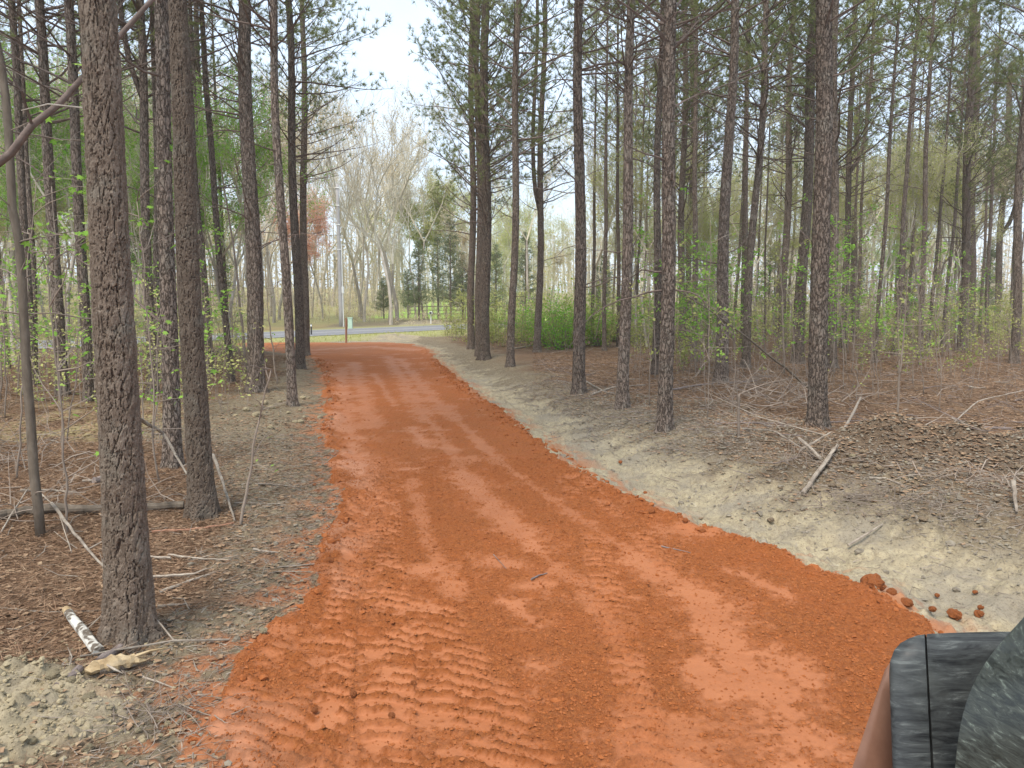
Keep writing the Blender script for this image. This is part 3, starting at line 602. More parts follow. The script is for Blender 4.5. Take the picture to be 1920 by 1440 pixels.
USED_PINE = []
def pine(base, top, w_base, w_top, label, Ht=None, crown=None, group=None, fork=None, branches=0, bend=0, seed=None, name='pine_tree', curve=None, warm=False, bark=None, high=False):
    """base: world point; top: world point the stem passes at the picture's upper edge; widths in metres"""
    seed = seed if seed is not None else len(USED_PINE) * 13 + 5; rg = np.random.default_rng(seed)
    Ht = Ht or rg.uniform(18, 22)
    root = empty(name, base, label, 'tree', group); USED_PINE.append(root)
    d = np.array(top) - np.array(base); zt = d[2]
    zs = np.linspace(-.2, Ht, 26)
    lean = d[:2] / zt
    def off(z):
        zc = np.minimum(z, zt); e = np.maximum(z - zt, 0)
        o = lean[None] * zc[:, None] + lean[None] * (.45 * e)[:, None]
        if bend: o[:, 0] += bend * np.sin(np.clip(z / max(zt, 1), 0, 1) * math.pi)
        if curve is not None: o = o + np.stack([np.interp(z, curve[0], curve[1]), np.zeros_like(z)], 1)
        wv = .035 * min(2, zt / 6)
        o[:, 0] += wv * np.sin(z * .55 + seed) * np.clip(z / 3, 0, 1) * np.clip((zt - z) / 2, 0, 1); o[:, 1] += wv * np.cos(z * .5 + seed * 2) * np.clip(z / 3, 0, 1)
        return o
    o = off(zs); P = np.c_[o, zs]
    rt, rb = w_top / 2, w_base / 2
    R = np.interp(zs, [0, zt, max(Ht, zt + .5)], [rb, rt, max(.02, rt * .18)])
    px = math.hypot(base[0], base[1]) / 731
    me = trunk_mesh(P, R, px, seed, visible_top=zt + .4)
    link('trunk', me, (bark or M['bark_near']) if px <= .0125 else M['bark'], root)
    if fork:
        zf, dx, = fork
        q = off(np.array([zf]))[0]; z2 = np.linspace(zf, Ht * .95, 14); o2 = off(z2)
        s = 1 - np.exp(-(z2 - zf) / 1.0); rf = np.interp(z2, zs, R)
        Pf = np.c_[o2[:, 0] + dx * s, o2[:, 1], z2]
        link('trunk', (lambda t: mesh_np('trunk', t[0], t[1], t[2], True))(tube(Pf, rf * .72, 14)), M['bark'], root)
    k = crown if crown is not None else int(rg.integers(0, 5)); wood, fol = (CROWN_WARM[k % 2] if warm else HIGH[k % 3] if high else CROWNS[k])
    zc = 7.0; a = off(np.array([zc, Ht])); ax = Vector((a[1][0] - a[0][0], a[1][1] - a[0][1], Ht - zc)).normalized()
    rot = Vector((0, 0, 1)).rotation_difference(ax) @ Quaternion((0, 0, 1), rg.uniform(0, 6.28))
    cr = link('crown', wood, None, root); cr.rotation_mode = 'QUATERNION'; cr.rotation_quaternion = rot
    sc = Ht / 20; cr.scale = (sc, sc, sc)
    pc = rot @ Vector((0, 0, zc * sc)); cr.location = Vector((a[0][0], a[0][1], zc * sc)) - pc + Vector((0, 0, 0))
    fo = link('foliage', fol, None, cr)
    for q in range(branches):
        z = rg.uniform(min(2.4, zt * .3), min(8.5, zt)); oo = off(np.array([z]))[0]; r = float(np.interp(z, zs, R))
        az = rg.uniform(0, 2 * math.pi); b = link('branch', BRANCH[rg.integers(0, 7)], None, root)
        b.location = (oo[0] + r * .7 * math.cos(az), oo[1] + r * .7 * math.sin(az), z); b.rotation_euler = (rg.uniform(-.5, .5), rg.uniform(-.55, .15), az); s = rg.uniform(.5, 1.25); b.scale = (s, s, s)
    return root
def pine_px(bu, bv, bw, tu, tw, label, **kw):
    """a pine read off the photo: base pixel, base width, pixel where it leaves the top edge, width there"""
    b = ground_at(bu, bv); Y = b.y; t = at_depth(tu, 0, Y)
    zb = Y * _cp - (b.z - CAM_H) * _sp; zt_ = Y * _cp - (t.z - CAM_H) * _sp
    kb = 1 / math.hypot(1, (bu - 960) / FPX); kt = 1 / math.hypot(1, (tu - 960) / FPX)
    return pine((b.x, b.y, b.z), (t.x, t.y, t.z), bw * zb / FPX * kb * .90, tw * zt_ / FPX * kt * .90, label, **kw)
GL, GR = 'pines on the left side of the clay road', 'pines on the right side of the clay road'
pine_px(245, 1195, 96, 186, 76, 'thickest pine trunk, deeply plated bark, standing beside the white-barked stick', group=GL, branches=0, seed=3)
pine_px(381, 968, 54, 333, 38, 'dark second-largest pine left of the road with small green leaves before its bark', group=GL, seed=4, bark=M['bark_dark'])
pine_px(324, 878, 38, 305, 29, 'pine trunk close behind the two thick pines left of the road', group=GL, branches=3, seed=9)
pine_px(480, 736, 36, 459, 25, 'straight grey-barked pine with bare side branches standing alone left of the road', group=GL, branches=12, crown=3)
pine_px(549, 762, 20, 513, 15, 'slender curving pine nearest the left edge of the red road', group=GL, bend=-.05, branches=6, crown=3)
pine_px(563, 692, 20, 541, 13, 'middle of the three slim pines in a row at the left road edge', group=GL, branches=8, crown=3)
pine_px(573, 667, 17, 567, 10, 'farthest of the slim pines at the left road edge, needle sprays reaching over the road', group=GL, branches=10, crown=1, Ht=19)
pine_px(118, 742, 27, 74, 20, 'reddish pine trunk left of the thickest pine, behind the smooth sapling trunk', group=GL, branches=5)
pine_px(62, 722, 19, 24, 16, 'narrow pine trunk crossing the leaning dead limb at the far left', group=GL, branches=4)
pine_px(168, 752, 24, 131, 20, 'pine trunk mostly hidden by the left edge of the thickest pine', group=GL, branches=3)
pine_px(287, 738, 23, 263, 16, 'forked pine seen between the thickest pine and the pine behind it', group=GL, fork=(7.2, -.55), branches=3)
pine_px(386, 664, 14, 368, 11, 'thin pine just right of the dark second pine', group=GL, branches=7, crown=4)
pine_px(884, 655, 15, 886, 10, 'leftmost pine of the tight clump at the right road edge', group=GR, crown=2, branches=5, Ht=19)
pine_px(898, 668, 14, 896, 10, 'half hidden middle pine of the clump at the right road edge', group=GR, crown=0, branches=4)
pine_px(908, 674, 23, 911, 15, 'stoutest pine of the clump at the right road edge', group=GR, crown=2, branches=6, Ht=18.5)
pine_px(957, 688, 16, 973, 12, 'slim pine right of the road edge clump, leaning slightly right', group=GR, branches=7, crown=1)
pine_px(1007, 662, 15, 1022, 9, 'slim double pine with a fallen log at its foot, in front of the green shrubs', group=GR, fork=(6.4, -.35), branches=7, crown=4)
pine_px(1085, 739, 26, 1085, 17, 'dark pine with a forked top, left of the bright green bush', group=GR, fork=(9.2, .42), branches=10, crown=3)
pine_px(1166, 766, 25, 1184, 16, 'straight dark pine next right of the fork-topped pine', group=GR, branches=8, crown=1)
pine_px(1245, 809, 31, 1258, 25, 'stout pine at the crest of the pale bank with jutting limb stubs', group=GR, branches=12, crown=0)
pine_px(1228, 702, 17, 1243, 11, 'pine half hidden behind the left side of the stout bank pine', group=GR, branches=3)
pine_px(1278, 660, 15, 1284, 10, 'left one of two slim pines behind the stout bank pine', group=GR, branches=5)
pine_px(1291, 648, 13, 1301, 9, 'right one of two slim pines behind the stout bank pine', group=GR, branches=5)
pine_px(1352, 719, 27, 1377, 16, 'mossy grey pine above the bare brush, with leaves around its lower trunk', group=GR, branches=9, crown=3)
pine_px(1398, 690, 18, 1438, 11, 'pine leaning right, beside the grey pine above the brush', group=GR, branches=7, crown=4)
pine_px(1466, 652, 17, 1488, 10, 'crooked pine with limbs in whorls, left of the largest right-hand pine', group=GR, branches=11, crown=0)
pine_px(1496, 682, 24, 1528, 18, 'pine close behind the left side of the largest right-hand pine', group=GR, branches=4, crown=3)
pine_px(1533, 799, 40, 1546, 33, 'largest pine right of the road with a pale resin streak, above the crossed dead sticks', group=GR, branches=3, crown=1)
pine_px(1560, 690, 21, 1566, 14, 'pine hidden behind the right edge of the largest right-hand pine', group=GR, branches=3)
pine_px(1580, 652, 14, 1604, 10, 'slim pine with a wide forked limb right of the largest right-hand pine', group=GR, fork=(8.6, .9), branches=6)
pine_px(1598, 618, 14, 1610, 9, 'greyish far pine just right of the slim forked-limb pine', group=GR, branches=2)
pine_px(1678, 606, 11, 1706, 7, 'thin pine standing alone in the bright gap of the right woods', group=GR, branches=5, warm=True)
pine_px(1803, 656, 20, 1826, 14, 'left one of the close pair of dark pines near the right edge', group=GR, branches=8, crown=2)
pine_px(1818, 640, 18, 1834, 12, 'right one of the close pair of dark pines near the right edge', group=GR, branches=6, crown=0)
pine_px(1866, 622, 15, 1905, 11, 'mossy pine with a sharply bent side stem near the right edge', group=GR, fork=(7.6, 1.1), branches=6)
pine_px(1900, 682, 20, 1932, 15, 'last dark pine cut by the right edge of the picture', group=GR, branches=8)
pine_px(1760, 592, 13, 1772, 9, 'pale far pine between the bright gap and the close pair', group=GR, branches=2, warm=True)
print('named pines', round(time.time() - _T0, 1))
# the rest of the stand
def ok_spot(x, y, taken, dmin):
    if -1.6 < x - xl(y) and x < xr(y) + 2.6 and y < 46: return False
    if -9 < paved_d(x, y) < P_w + 3: return False
    return all((x - a) ** 2 + (y - b) ** 2 > dmin ** 2 for a, b in taken)
taken = [(o.location.x, o.location.y) for o in USED_PINE]
rs = random.Random(5); n_bg = 0
for _ in range(6000):
    if n_bg >= 82: break
    left = rs.random() < .32
    if left: y = rs.uniform(19, 52); x = rs.uniform(-.80 * y, -.24 * y)
    else: y = rs.uniform(27, 74) if rs.random() < .75 else rs.uniform(25, 44); x = rs.uniform(.06 * y + 2, .80 * y)
    if not ok_spot(x, y, taken, 2.1 if left else 2.5): continue
    if (not left) and y > 36 and x / y < .10: continue
    taken.append((x, y)); n_bg += 1; z = gz(x, y); w = rs.uniform(.13, .23); hz = 8
    pine((x, y, z), (x + rs.uniform(-.35, .35), y, z + hz), w, w * .8, 'slim pine among many alike in the left woods' if left else ('pine among many alike deep in the right woods' if y > 50 else 'pine among many alike in the middle of the right woods'),
         group='pines back in the left woods' if left else ('pines deep in the right woods' if y > 50 else 'pines in the middle of the right woods'), branches=3 if y < 45 else 0, high=True, warm=(not left) and y > 32 and rs.random() < .8)
# pines beside and behind the camera, which shade the ground in front of it
for (x, y) in ((-6.5, -1.5), (-4.8, 1.2), (-9, 4.5), (6.8, 1.0), (9.5, 4.8), (12, 8.5), (8.5, -3)):
    pass
print('pines', len(USED_PINE), round(time.time() - _T0, 1))

# ------------------------------------------------------------------ broadleaf trees, cedars beyond the asphalt
def bare_tree(seed, Ht=18, spread=.5, split=.35, r0=.2, levels=5):
    rg = np.random.default_rng(seed); S0 = []; S1 = []; A = []; B = []; tips = []; trunk = []
    def grow(p, d, L, r, lev):
        n = 4 if lev < 2 else 3; pts = [p]
        for k in range(n):
            d = d + rg.normal(0, .09 + .03 * lev, 3) + np.array([0, 0, .05 + .02 * lev]); d = d / np.linalg.norm(d); q = pts[-1] + d * L / n
            ra = r * (1 - .35 * k / n); rb = r * (1 - .35 * (k + 1) / n); S0.append(pts[-1]); S1.append(q); A.append(ra); B.append(rb); pts.append(q)
            if lev > 0 and lev < levels and rg.random() < .55: side(q, d, L * rg.uniform(.35, .6), rb * .5, lev + 1)
        if lev >= levels - 1: tips.extend(pts[1:])
        if lev < levels:
            for c in range(rg.integers(2, 4)): side(pts[-1], d, L * rg.uniform(.55, .8), r * .6, lev + 1)
    def side(p, d, L, r, lev):
        v = rg.normal(size=3); v -= d * v.dot(d); v /= np.linalg.norm(v); dd = d + v * spread * rg.uniform(.6, 1.4); grow(p, dd / np.linalg.norm(dd), L, max(r, .012), lev)
    grow(np.array([0, 0, -.2]), np.array([rg.normal(0, .03), rg.normal(0, .03), 1.]), Ht * split, r0, 0)
    S0 = np.array(S0); S1 = np.array(S1); A = np.array(A); B = np.array(B)
    zmax = S1[:, 2].max(); s = Ht / zmax; S0[:, 2] *= s; S1[:, 2] *= s; tips = np.array(tips); tips[:, 2] *= s
    nt = 4
    tv, tq = segs(S0[:nt], S1[:nt], A[:nt], B[:nt], 9); cv, cq = segs(S0[nt:], S1[nt:], A[nt:], B[nt:], 3)
    return mesh_np('bare_trunk', tv, None, tq, True), mesh_np('bare_crown', cv, None, cq), tips
BARE = []
for k in range(6):
    BARE.append(bare_tree(500 + k, Ht=[17, 19, 15, 20, 16, 13][k], spread=[.45, .38, .6, .35, .55, .6][k], split=[.34, .42, .25, .5, .3, .26][k], r0=[.13, .14, .17, .12, .14, .10][k]))
    BARE[-1][0].materials.append(M['grey_bark']); BARE[-1][1].materials.append(M['pale_twig'])
LEAFSETS = {}
def leafset(k, mat, per, size, seed):
    key = (k, mat, per)
    if key not in LEAFSETS:
        rg = np.random.default_rng(seed); tp = BARE[k][2]; P = np.repeat(tp, per, 0) + rg.normal(0, .22, (len(tp) * per, 3)); Vl, Tl = leafs(P, rg.uniform(size * .6, size * 1.3, len(P)), rg)
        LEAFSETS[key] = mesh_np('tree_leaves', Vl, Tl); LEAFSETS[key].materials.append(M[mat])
    return LEAFSETS[key]
print('bare', [len(b[1].polygons) for b in BARE], [len(b[2]) for b in BARE])
def broadleaf(x, y, k, label, leaf=None, rot=0, sc=1, group=None, name='bare_tree', per=2, size=.12, lean=(0, 0)):
    r = empty(name, (x, y, gz(x, y)), label, 'tree', group); r.rotation_euler = (lean[0], lean[1], rot); r.scale = (sc, sc, sc)
    link('trunk', BARE[k][0], None, r); c = link('crown', BARE[k][1], None, r)
    if leaf: link('foliage', leafset(k, leaf, per, size, 77 + k), None, c)
    return r
def bpx(u, v_base, Y, k, label, **kw):
    p = at_depth(u, v_base, Y); return broadleaf(p.x, Y, k, label, **kw)
GB = 'bare trees across the paved road'
bpx(745, 600, 80, 2, 'large bare tree with wide branching limbs across the road, right of the pole', sc=1.45, group=GB)
bpx(683, 604, 76, 1, 'leaning bare tree between the utility pole and the wide branching tree', lean=(0, .12), sc=1.15, group=GB)
bpx(605, 600, 82, 0, 'tree with coral red spring buds behind the utility pole', leaf='red_bud', per=3, size=.16, sc=.86, name='red_budding_tree')
bpx(585, 600, 86, 4, 'second red budding tree left of the utility pole', leaf='red_bud', per=3, size=.16, sc=.9, name='red_budding_tree')
bpx(822, 590, 104, 0, 'pale lime leafed tree above the cedars across the road', leaf='lime_far', per=5, size=.2, sc=1.2, name='leafing_tree')
bpx(845, 590, 108, 4, 'second pale lime tree just right of the first above the cedars', leaf='lime_far', per=5, size=.2, sc=1.15, name='leafing_tree')
bpx(1000, 590, 62, 3, 'grey smooth trunked tree behind the slim double pine', sc=1.0, group=GB, leaf='tan_leaf')
tk = []; n = 0
for _ in range(3000):
    if n >= 185: break
    y = rs.uniform(64, 125) if rs.random() < .55 else rs.uniform(34, 66); x = rs.uniform(-.78 * y, .62 * y); pd_ = float(paved_d(np.array(x), np.array(y)))
    if pd_ < P_w + 2.5 and not (x > 4 and x / y > .09 and pd_ < -8 and y > 56): continue
    if any((x - a) ** 2 + (y - b) ** 2 < 2.6 ** 2 for a, b in tk): continue
    u = 960 + x / y * FPX
    if 770 < u < 900 and y > 92: continue
    if 560 < u < 665 and y < 92: continue
    tk.append((x, y)); n += 1; k = rs.randrange(6); lf = (rs.choice([None, None, None, None, 'tan_leaf']) if 520 < u < 800 else rs.choice([None, None, 'tan_leaf', 'lime_far', 'tan_leaf'])) if u < 900 else rs.choice(['lime_far', None, 'lime_far', None, 'tan_leaf'])
    side_ = 'across the paved road' if u < 900 else 'deep behind the right-hand pines'
    lab = {None: 'bare grey tree among many alike ', 'tan_leaf': 'tan budding tree among many alike ', 'lime_far': 'pale green leafing tree among many alike '}[lf] + side_
    big = 1.5 if 540 < u < 740 else 1.12 if u < 800 else 1.0
    broadleaf(x, y, k, lab, leaf=lf, rot=rs.uniform(0, 6.28), sc=rs.uniform(.75, 1.12) * big, group=GB if lf is None and u < 900 else lab.split(' among')[0] + 's ' + side_, name='bare_tree' if lf is None else 'leafing_tree', per=2 if u > 520 else 4, size=.14)
n = 0
for _ in range(2000):
    if n >= 26: break
    y = rs.uniform(27, 48); x = rs.uniform(-.85 * y, -.30 * y)
    if not ok_spot(x, y, taken + tk, 1.4) or xl(y) - x < 3.5: continue
    tk.append((x, y)); n += 1; broadleaf(x, y, rs.choice([0, 1, 3, 4]), 'young lime tree among many', leaf='lime', rot=rs.uniform(0, 6.28), sc=rs.uniform(.42, .7), group='young leafing trees in the left woods', name='leafing_tree', per=3, size=.13)
n = 0
for _ in range(2000):
    if n >= 18: break
    y = rs.uniform(32, 54); x = rs.uniform(.16 * y, .80 * y)
    if not ok_spot(x, y, taken + tk, 1.4) or x / y > .62: continue
    tk.append((x, y)); n += 1; broadleaf(x, y, rs.choice([1, 3]), 'young lime tree among many', leaf=rs.choice(['lime', 'lime_far', 'lime_far']), rot=rs.uniform(0, 6.28), sc=rs.uniform(.38, .7), group='young leafing trees in the right woods', name='leafing_tree', per=3, size=.13)
# cedars
def cedar_mesh(seed, Ht, w):
    rg = np.random.default_rng(seed); P = []; D = []; S0 = []; S1 = []
    for q in range(150):
        z = Ht * (.2 + .8 * rg.random() ** 1.1); rad = w * (1 - z / Ht) ** .75 * rg.uniform(.55, 1.15) + .12; az = rg.uniform(0, 6.283)
        tip = np.array([rad * math.cos(az), rad * math.sin(az), z + .25 * rad]); S0.append([0, 0, z - .1]); S1.append(tip)
        nn = int(10 + 15 * rad); s = rg.uniform(.25, 1.08, nn)[:, None]; P.append(np.array([0, 0, z - .1]) * (1 - s) + tip * s + rg.normal(0, .10, (nn, 3))); D.append(np.repeat((tip - [0, 0, z - .1])[None], nn, 0) / (rad + .01) + rg.normal(0, .6, (nn, 3)) + np.array([0, 0, -.15]))
    P = np.vstack(P); D = np.vstack(D); Vn, Tn = blades(P, D, rg.uniform(.16, .36, len(P)), rg.uniform(.035, .075, len(P)), rg)
    sv, sq = segs(np.array(S0), np.array(S1), .018, .006, 3); tv, tt, tq = tube(np.array([[0, 0, -.2], [0, 0, Ht * .5], [.05, 0, Ht * .97]]), np.array([.11, .08, .012]), 7)
    mb = MB(); mb.add(tv, tt, tq); mb.add(sv, None, sq); return mb.mesh('cedar_wood'), mesh_np('cedar_foliage', Vn, Tn)
CED = [cedar_mesh(700 + k, [7.5, 9.5, 6.0][k], [1.5, 1.9, 1.6][k]) for k in range(3)]
for w_, f_ in CED: w_.materials.append(M['smooth_bark']); f_.materials.append(M['cedar'])
def cedar(u, Y, k, label, sc=1, rot=0, group='cedars across the paved road'):
    p = at_depth(u, 600, Y); r = empty('cedar_tree', (p.x, Y, gz(p.x, Y)), label, 'tree', group); r.rotation_euler.z = rot; r.scale = (sc, sc, sc)
    link('trunk', CED[k][0], None, r); link('foliage', CED[k][1], None, r)
cedar(786, 82, 0, 'narrow pointed cedar right of the wide branching bare tree', 1.15)
cedar(845, 80, 1, 'tall dark cedar beside the right-hand pine clump', 1.2, 1)
cedar(822, 88, 1, 'olive cedar between the pointed cedar and the tall dark cedar', 1.05, 2)
cedar(868, 84, 2, 'broad low cedar just left of the right-hand pine clump', 1.3, 3)
cedar(720, 86, 2, 'small cedar under the leaning bare tree', .8, 4)
cedar(766, 92, 2, 'small rounded cedar behind the wide branching bare tree', 1.0, 5)
for q, (u, Y, s) in enumerate(((930, 78, 1.1), (985, 72, .95), (1130, 76, 1.2), (1330, 80, 1.25), (1440, 70, 1.0), (1700, 66, .9), (60, 62, .9), (420, 84, 1.0), (1600, 88, 1.3), (1850, 72, 1.1))):
    cedar(u, Y, q % 3, 'dark evergreen among others behind the pines', s, q, 'evergreens behind the pines')
print('far trees', round(time.time() - _T0, 1))

# ------------------------------------------------------------------ the far-off woods as one mass
rg = np.random.default_rng(900); mb = MB(); N = 1500
yy = rg.uniform(118, 165, N); xx = rg.uniform(-1.5, 1.5, N) * yy; zz = terrain(xx, yy, False)[0]; hh = rg.uniform(9, 17, N)
P0 = np.c_[xx, yy, zz - .3]; P1 = P0 + np.c_[rg.normal(0, .5, N), rg.normal(0, .5, N), hh]; v, q = segs(P0, P1, rg.uniform(.10, .2, N), .03, 4); mb.add(v, None, q)
n2 = 24000; i = rg.integers(0, N, n2); t = rg.uniform(.25, 1, n2)[:, None]; p = P0[i] * (1 - t) + P1[i] * t; d = rg.normal(0, 1, (n2, 3)); d[:, 2] = np.abs(d[:, 2]) + .6; d /= np.linalg.norm(d, axis=1)[:, None]
v, q = segs(p, p + d * rg.uniform(.8, 2.6, (n2, 1)), .03, .012, 3); mb.add(v, None, q)
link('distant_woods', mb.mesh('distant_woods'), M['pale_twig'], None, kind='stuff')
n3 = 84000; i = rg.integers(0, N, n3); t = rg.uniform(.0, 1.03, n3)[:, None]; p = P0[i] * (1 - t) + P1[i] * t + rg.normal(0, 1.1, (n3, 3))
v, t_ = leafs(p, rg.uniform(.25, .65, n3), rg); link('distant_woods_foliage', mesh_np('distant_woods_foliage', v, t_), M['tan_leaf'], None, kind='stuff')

# ------------------------------------------------------------------ undergrowth
def thicket(name, n_st, n_lf, area, hrange, mat_l, mat_s, seed, lsize=(.05, .1), stem_r=.008, clump=.25):
    rg = np.random.default_rng(seed); pts = []
    while len(pts) < n_st:
        x, y = area(rg)
        if ok_spot(x, y, (), 0) or y > 46: pts.append((x, y))
    pts = np.array(pts); z = terrain(pts[:, 0], pts[:, 1], False)[0]; h = rg.uniform(*hrange, len(pts)) * rg.uniform(.5, 1, len(pts)); mb = MB()
    P0 = np.c_[pts, z - .05]; P1 = P0 + np.c_[rg.normal(0, .12, (len(pts), 2)) * h[:, None], h]; mid = (P0 + P1) / 2 + rg.normal(0, .06, P0.shape)
    v, q = segs(P0, mid, stem_r, stem_r * .75, 3); mb.add(v, None, q); v, q = segs(mid, P1, stem_r * .75, stem_r * .3, 3); mb.add(v, None, q)
    nb = n_st * 6; i = rg.integers(0, n_st, nb); t = rg.uniform(.15, 1, nb)[:, None]; b = np.where(t < .5, P0[i] * (1 - 2 * t) + mid[i] * 2 * t, mid[i] * (2 - 2 * t) + P1[i] * (2 * t - 1))
    d = rg.normal(0, 1, (nb, 3)); d[:, 2] = np.abs(d[:, 2]) * .7 + .25; d /= np.linalg.norm(d, axis=1)[:, None]; e = b + d * rg.uniform(.15, .5, (nb, 1)) * np.clip(h[i], .8, 3)[:, None] * .5
    v, q = segs(b, e, stem_r * .5, stem_r * .2, 3); mb.add(v, None, q)
    link(name, mb.mesh(name), M[mat_s], None, kind='stuff')
    if n_lf:
        j = rg.integers(0, nb, n_lf); s = rg.uniform(.3, 1.05, n_lf)[:, None]; p = b[j] * (1 - s) + e[j] * s + rg.normal(0, .05 + clump * .15, (n_lf, 3))
        v, t_ = leafs(p, rg.uniform(*lsize, n_lf), rg); link(name + '_leaves', mesh_np(name + '_leaves', v, t_), M[mat_l], None, kind='stuff')
def ar(y0, y1, u0, u1):
    def f(r):
        y = math.sqrt(r.uniform(y0 * y0, y1 * y1)); u = r.uniform(u0, u1); return (u - 960) / FPX * y, y
    return f
thicket('undergrowth', 900, 52000, ar(22, 70, 1180, 2050), (.8, 5.0), 'thick', 'twig', 41, (.06, .13), .009)
thicket('undergrowth_far', 620, 38000, ar(44, 95, 860, 2050), (1.2, 6.0), 'lime_far', 'twig', 42, (.10, .2), .014)
thicket('undergrowth_left', 460, 15000, ar(14, 48, -150, 470), (.8, 4.5), 'lime_far', 'twig', 43, (.05, .11), .008)
thicket('roadside_thicket', 360, 26000, ar(36, 54, 835, 1260), (.8, 4.2), 'thick', 'twig', 44, (.07, .14), .009)
thicket('roadside_scrub', 420, 14000, ar(70, 100, 300, 860), (.5, 3.0), 'tan_leaf', 'twig', 45, (.08, .15), .01)
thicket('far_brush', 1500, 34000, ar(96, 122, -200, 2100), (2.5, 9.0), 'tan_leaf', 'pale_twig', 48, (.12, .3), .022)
thicket('dry_undergrowth', 420, 0, ar(16, 40, 1180, 2050), (.3, 1.8), None, 'twig', 46, stem_r=.006)
thicket('dry_undergrowth_left', 200, 0, ar(9, 30, -200, 480), (.3, 1.5), None, 'twig', 47, stem_r=.005)
# the bright green shrubs
def shrub_mesh(seed, w, h, n, lsize):
    rg = np.random.default_rng(seed); az = rg.uniform(0, 6.283, 26); S1 = np.c_[np.cos(az) * w * rg.uniform(.3, .9, 26), np.sin(az) * w * rg.uniform(.3, .9, 26), h * rg.uniform(.5, 1, 26)]
    sv, sq = segs(np.zeros((26, 3)) + np.c_[rg.normal(0, .05, (26, 2)), np.full(26, -.05)], S1, .012, .004, 3)
    i = rg.integers(0, 26, n); s = rg.uniform(.15, 1.05, n)[:, None]; p = S1[i] * s + rg.normal(0, .2 * w, (n, 3)); p[:, 2] = np.abs(p[:, 2]) ; v, t = leafs(p, rg.uniform(*lsize, n), rg)
    return mesh_np('shrub_stems', sv, None, sq), mesh_np('shrub_leaves', v, t)
SHR = [shrub_mesh(60 + k, 1.3, 1.8, 1500, (.05, .12)) for k in range(2)]
for k, (a, b) in enumerate(SHR): a.materials.append(M['twig']); b.materials.append(M['vivid' if k == 0 else 'shrub_pale'])
SHR.append((SHR[0][0], SHR[1][1]))
for q, (u, v, s, lab) in enumerate(((1048, 656, 1.0, 'bright green shrub between the slim double pine and the fork-topped pine'), (1075, 650, 1.15, 'bright green shrub right behind the fork-topped pine'),
                              (1120, 648, .85, 'green shrub just right of the fork-topped pine'), (1025, 650, .8, 'small green shrub at the foot of the slim double pine'), (980, 640, .9, 'green shrub between the two slim pines right of the clump'), (1150, 640, 1.0, 'green shrub left of the straight dark pine'), (1205, 640, .9, 'green shrub between the straight dark pine and the stout bank pine'), (925, 640, .8, 'yellow-green shrub right beside the roadside pine clump'), (1060, 640, 1.2, 'tall green shrub left behind the fork-topped pine'))):
    s *= 1.35; p = ground_at(u, v); r = empty('green_shrub', p, lab, 'shrub', 'green shrubs behind the roadside pines'); r.rotation_euler.z = q * 1.3; r.scale = (s, s, s)
    link('stem', SHR[q % 2][0], None, r); link('foliage', SHR[q % 2][1], None, r)

# ------------------------------------------------------------------ leafy saplings
def star_leaf():
    pts = [(0, 0, 0)]
    for k in range(11):
        a = math.radians(-150 + 300 * k / 10); r = (1.0 if k % 2 == 1 else .42); pts.append((r * math.sin(a) * .9, .55 + r * math.cos(a) * .75, -.10 * r))
    T = [(0, k, k + 1) for k in range(1, 11)]
    return mesh_np('leaf', np.array(pts), T)
STAR = star_leaf(); STAR.materials.append(M['lime'])
def sapling(base, top, r0, label, n_tw=10, n_leaf=40, tw_len=.7, seed=1, mids=(), single=False, lsize=.05, group='young saplings in leaf', name='sapling', mat='twig', leafmat='lime', rtop=.35):
    rg = np.random.default_rng(seed); base = np.array(base, float); top = np.array(top, float)
    root = empty(name, tuple(base), label, 'sapling', group); cp = [np.zeros(3)] + [np.array(m, float) - base for m in mids] + [top - base]; cp = np.array(cp)
    s = np.linspace(0, 1, 18); tpar = np.linspace(0, 1, len(cp)); P = np.stack([np.interp(s, tpar, cp[:, k]) for k in range(3)], 1)
    for _ in range(2): P[1:-1] = (P[:-2] + P[1:-1] * 2 + P[2:]) / 4
    P[0, 2] -= .08
    P[1:] += np.cumsum(rg.normal(0, .006, P[1:].shape), 0) * min(3, np.linalg.norm(top - base)) * .8
    R = np.linspace(r0, max(.003, r0 * rtop), 18); v, t, q = tube(P, R, 10 if r0 > .03 else 6); mb = MB(); mb.add(v, t, q)
    link('stem', mb.mesh('stem', True), M[mat], root)
    mb = MB(); LP = []; LD = []
    for k in range(n_tw):
        i = rg.integers(5, 18); p = P[min(i, 17)]; d = rg.normal(size=3); d[2] = abs(d[2]) * .45 + .08; d /= np.linalg.norm(d); L = tw_len * rg.uniform(.4, 1.2); pts = [p]
        for m in range(5): d = d + rg.normal(0, .16, 3) + np.array([0, 0, .02]); d /= np.linalg.norm(d); pts.append(pts[-1] + d * L / 5)
        pts = np.array(pts); mb.add(*tube(pts, np.linspace(min(.008, r0 * .5), .0018, 6), 4)); LP += [pts[j] for j in (2, 3, 4, 5, 5, 5)]; LD += [d] * 6
    if n_tw: tw = link('twig', mb.mesh('twig'), M['twig'], root, kind='stuff')
    if n_leaf and LP:
        LP = np.array(LP); sel = rg.integers(0, len(LP), n_leaf); pos = LP[sel] + rg.normal(0, lsize * .9, (n_leaf, 3))
        if single:
            for k in range(n_leaf):
                o = link('leaf', STAR, None, root); o.location = pos[k]; sc = lsize * rg.uniform(.55, 1.15); o.scale = (sc, sc, sc); o.rotation_euler = (rg.uniform(-.9, .5), rg.uniform(-.6, .6), rg.uniform(0, 6.28))
        else:
            v, t = leafs(np.repeat(pos, 3, 0) + rg.normal(0, lsize * .6, (n_leaf * 3, 3)), rg.uniform(lsize, lsize * 1.9, n_leaf * 3), rg, .8); link('foliage', mesh_np('foliage', v, t), M[leafmat], root)
    return root
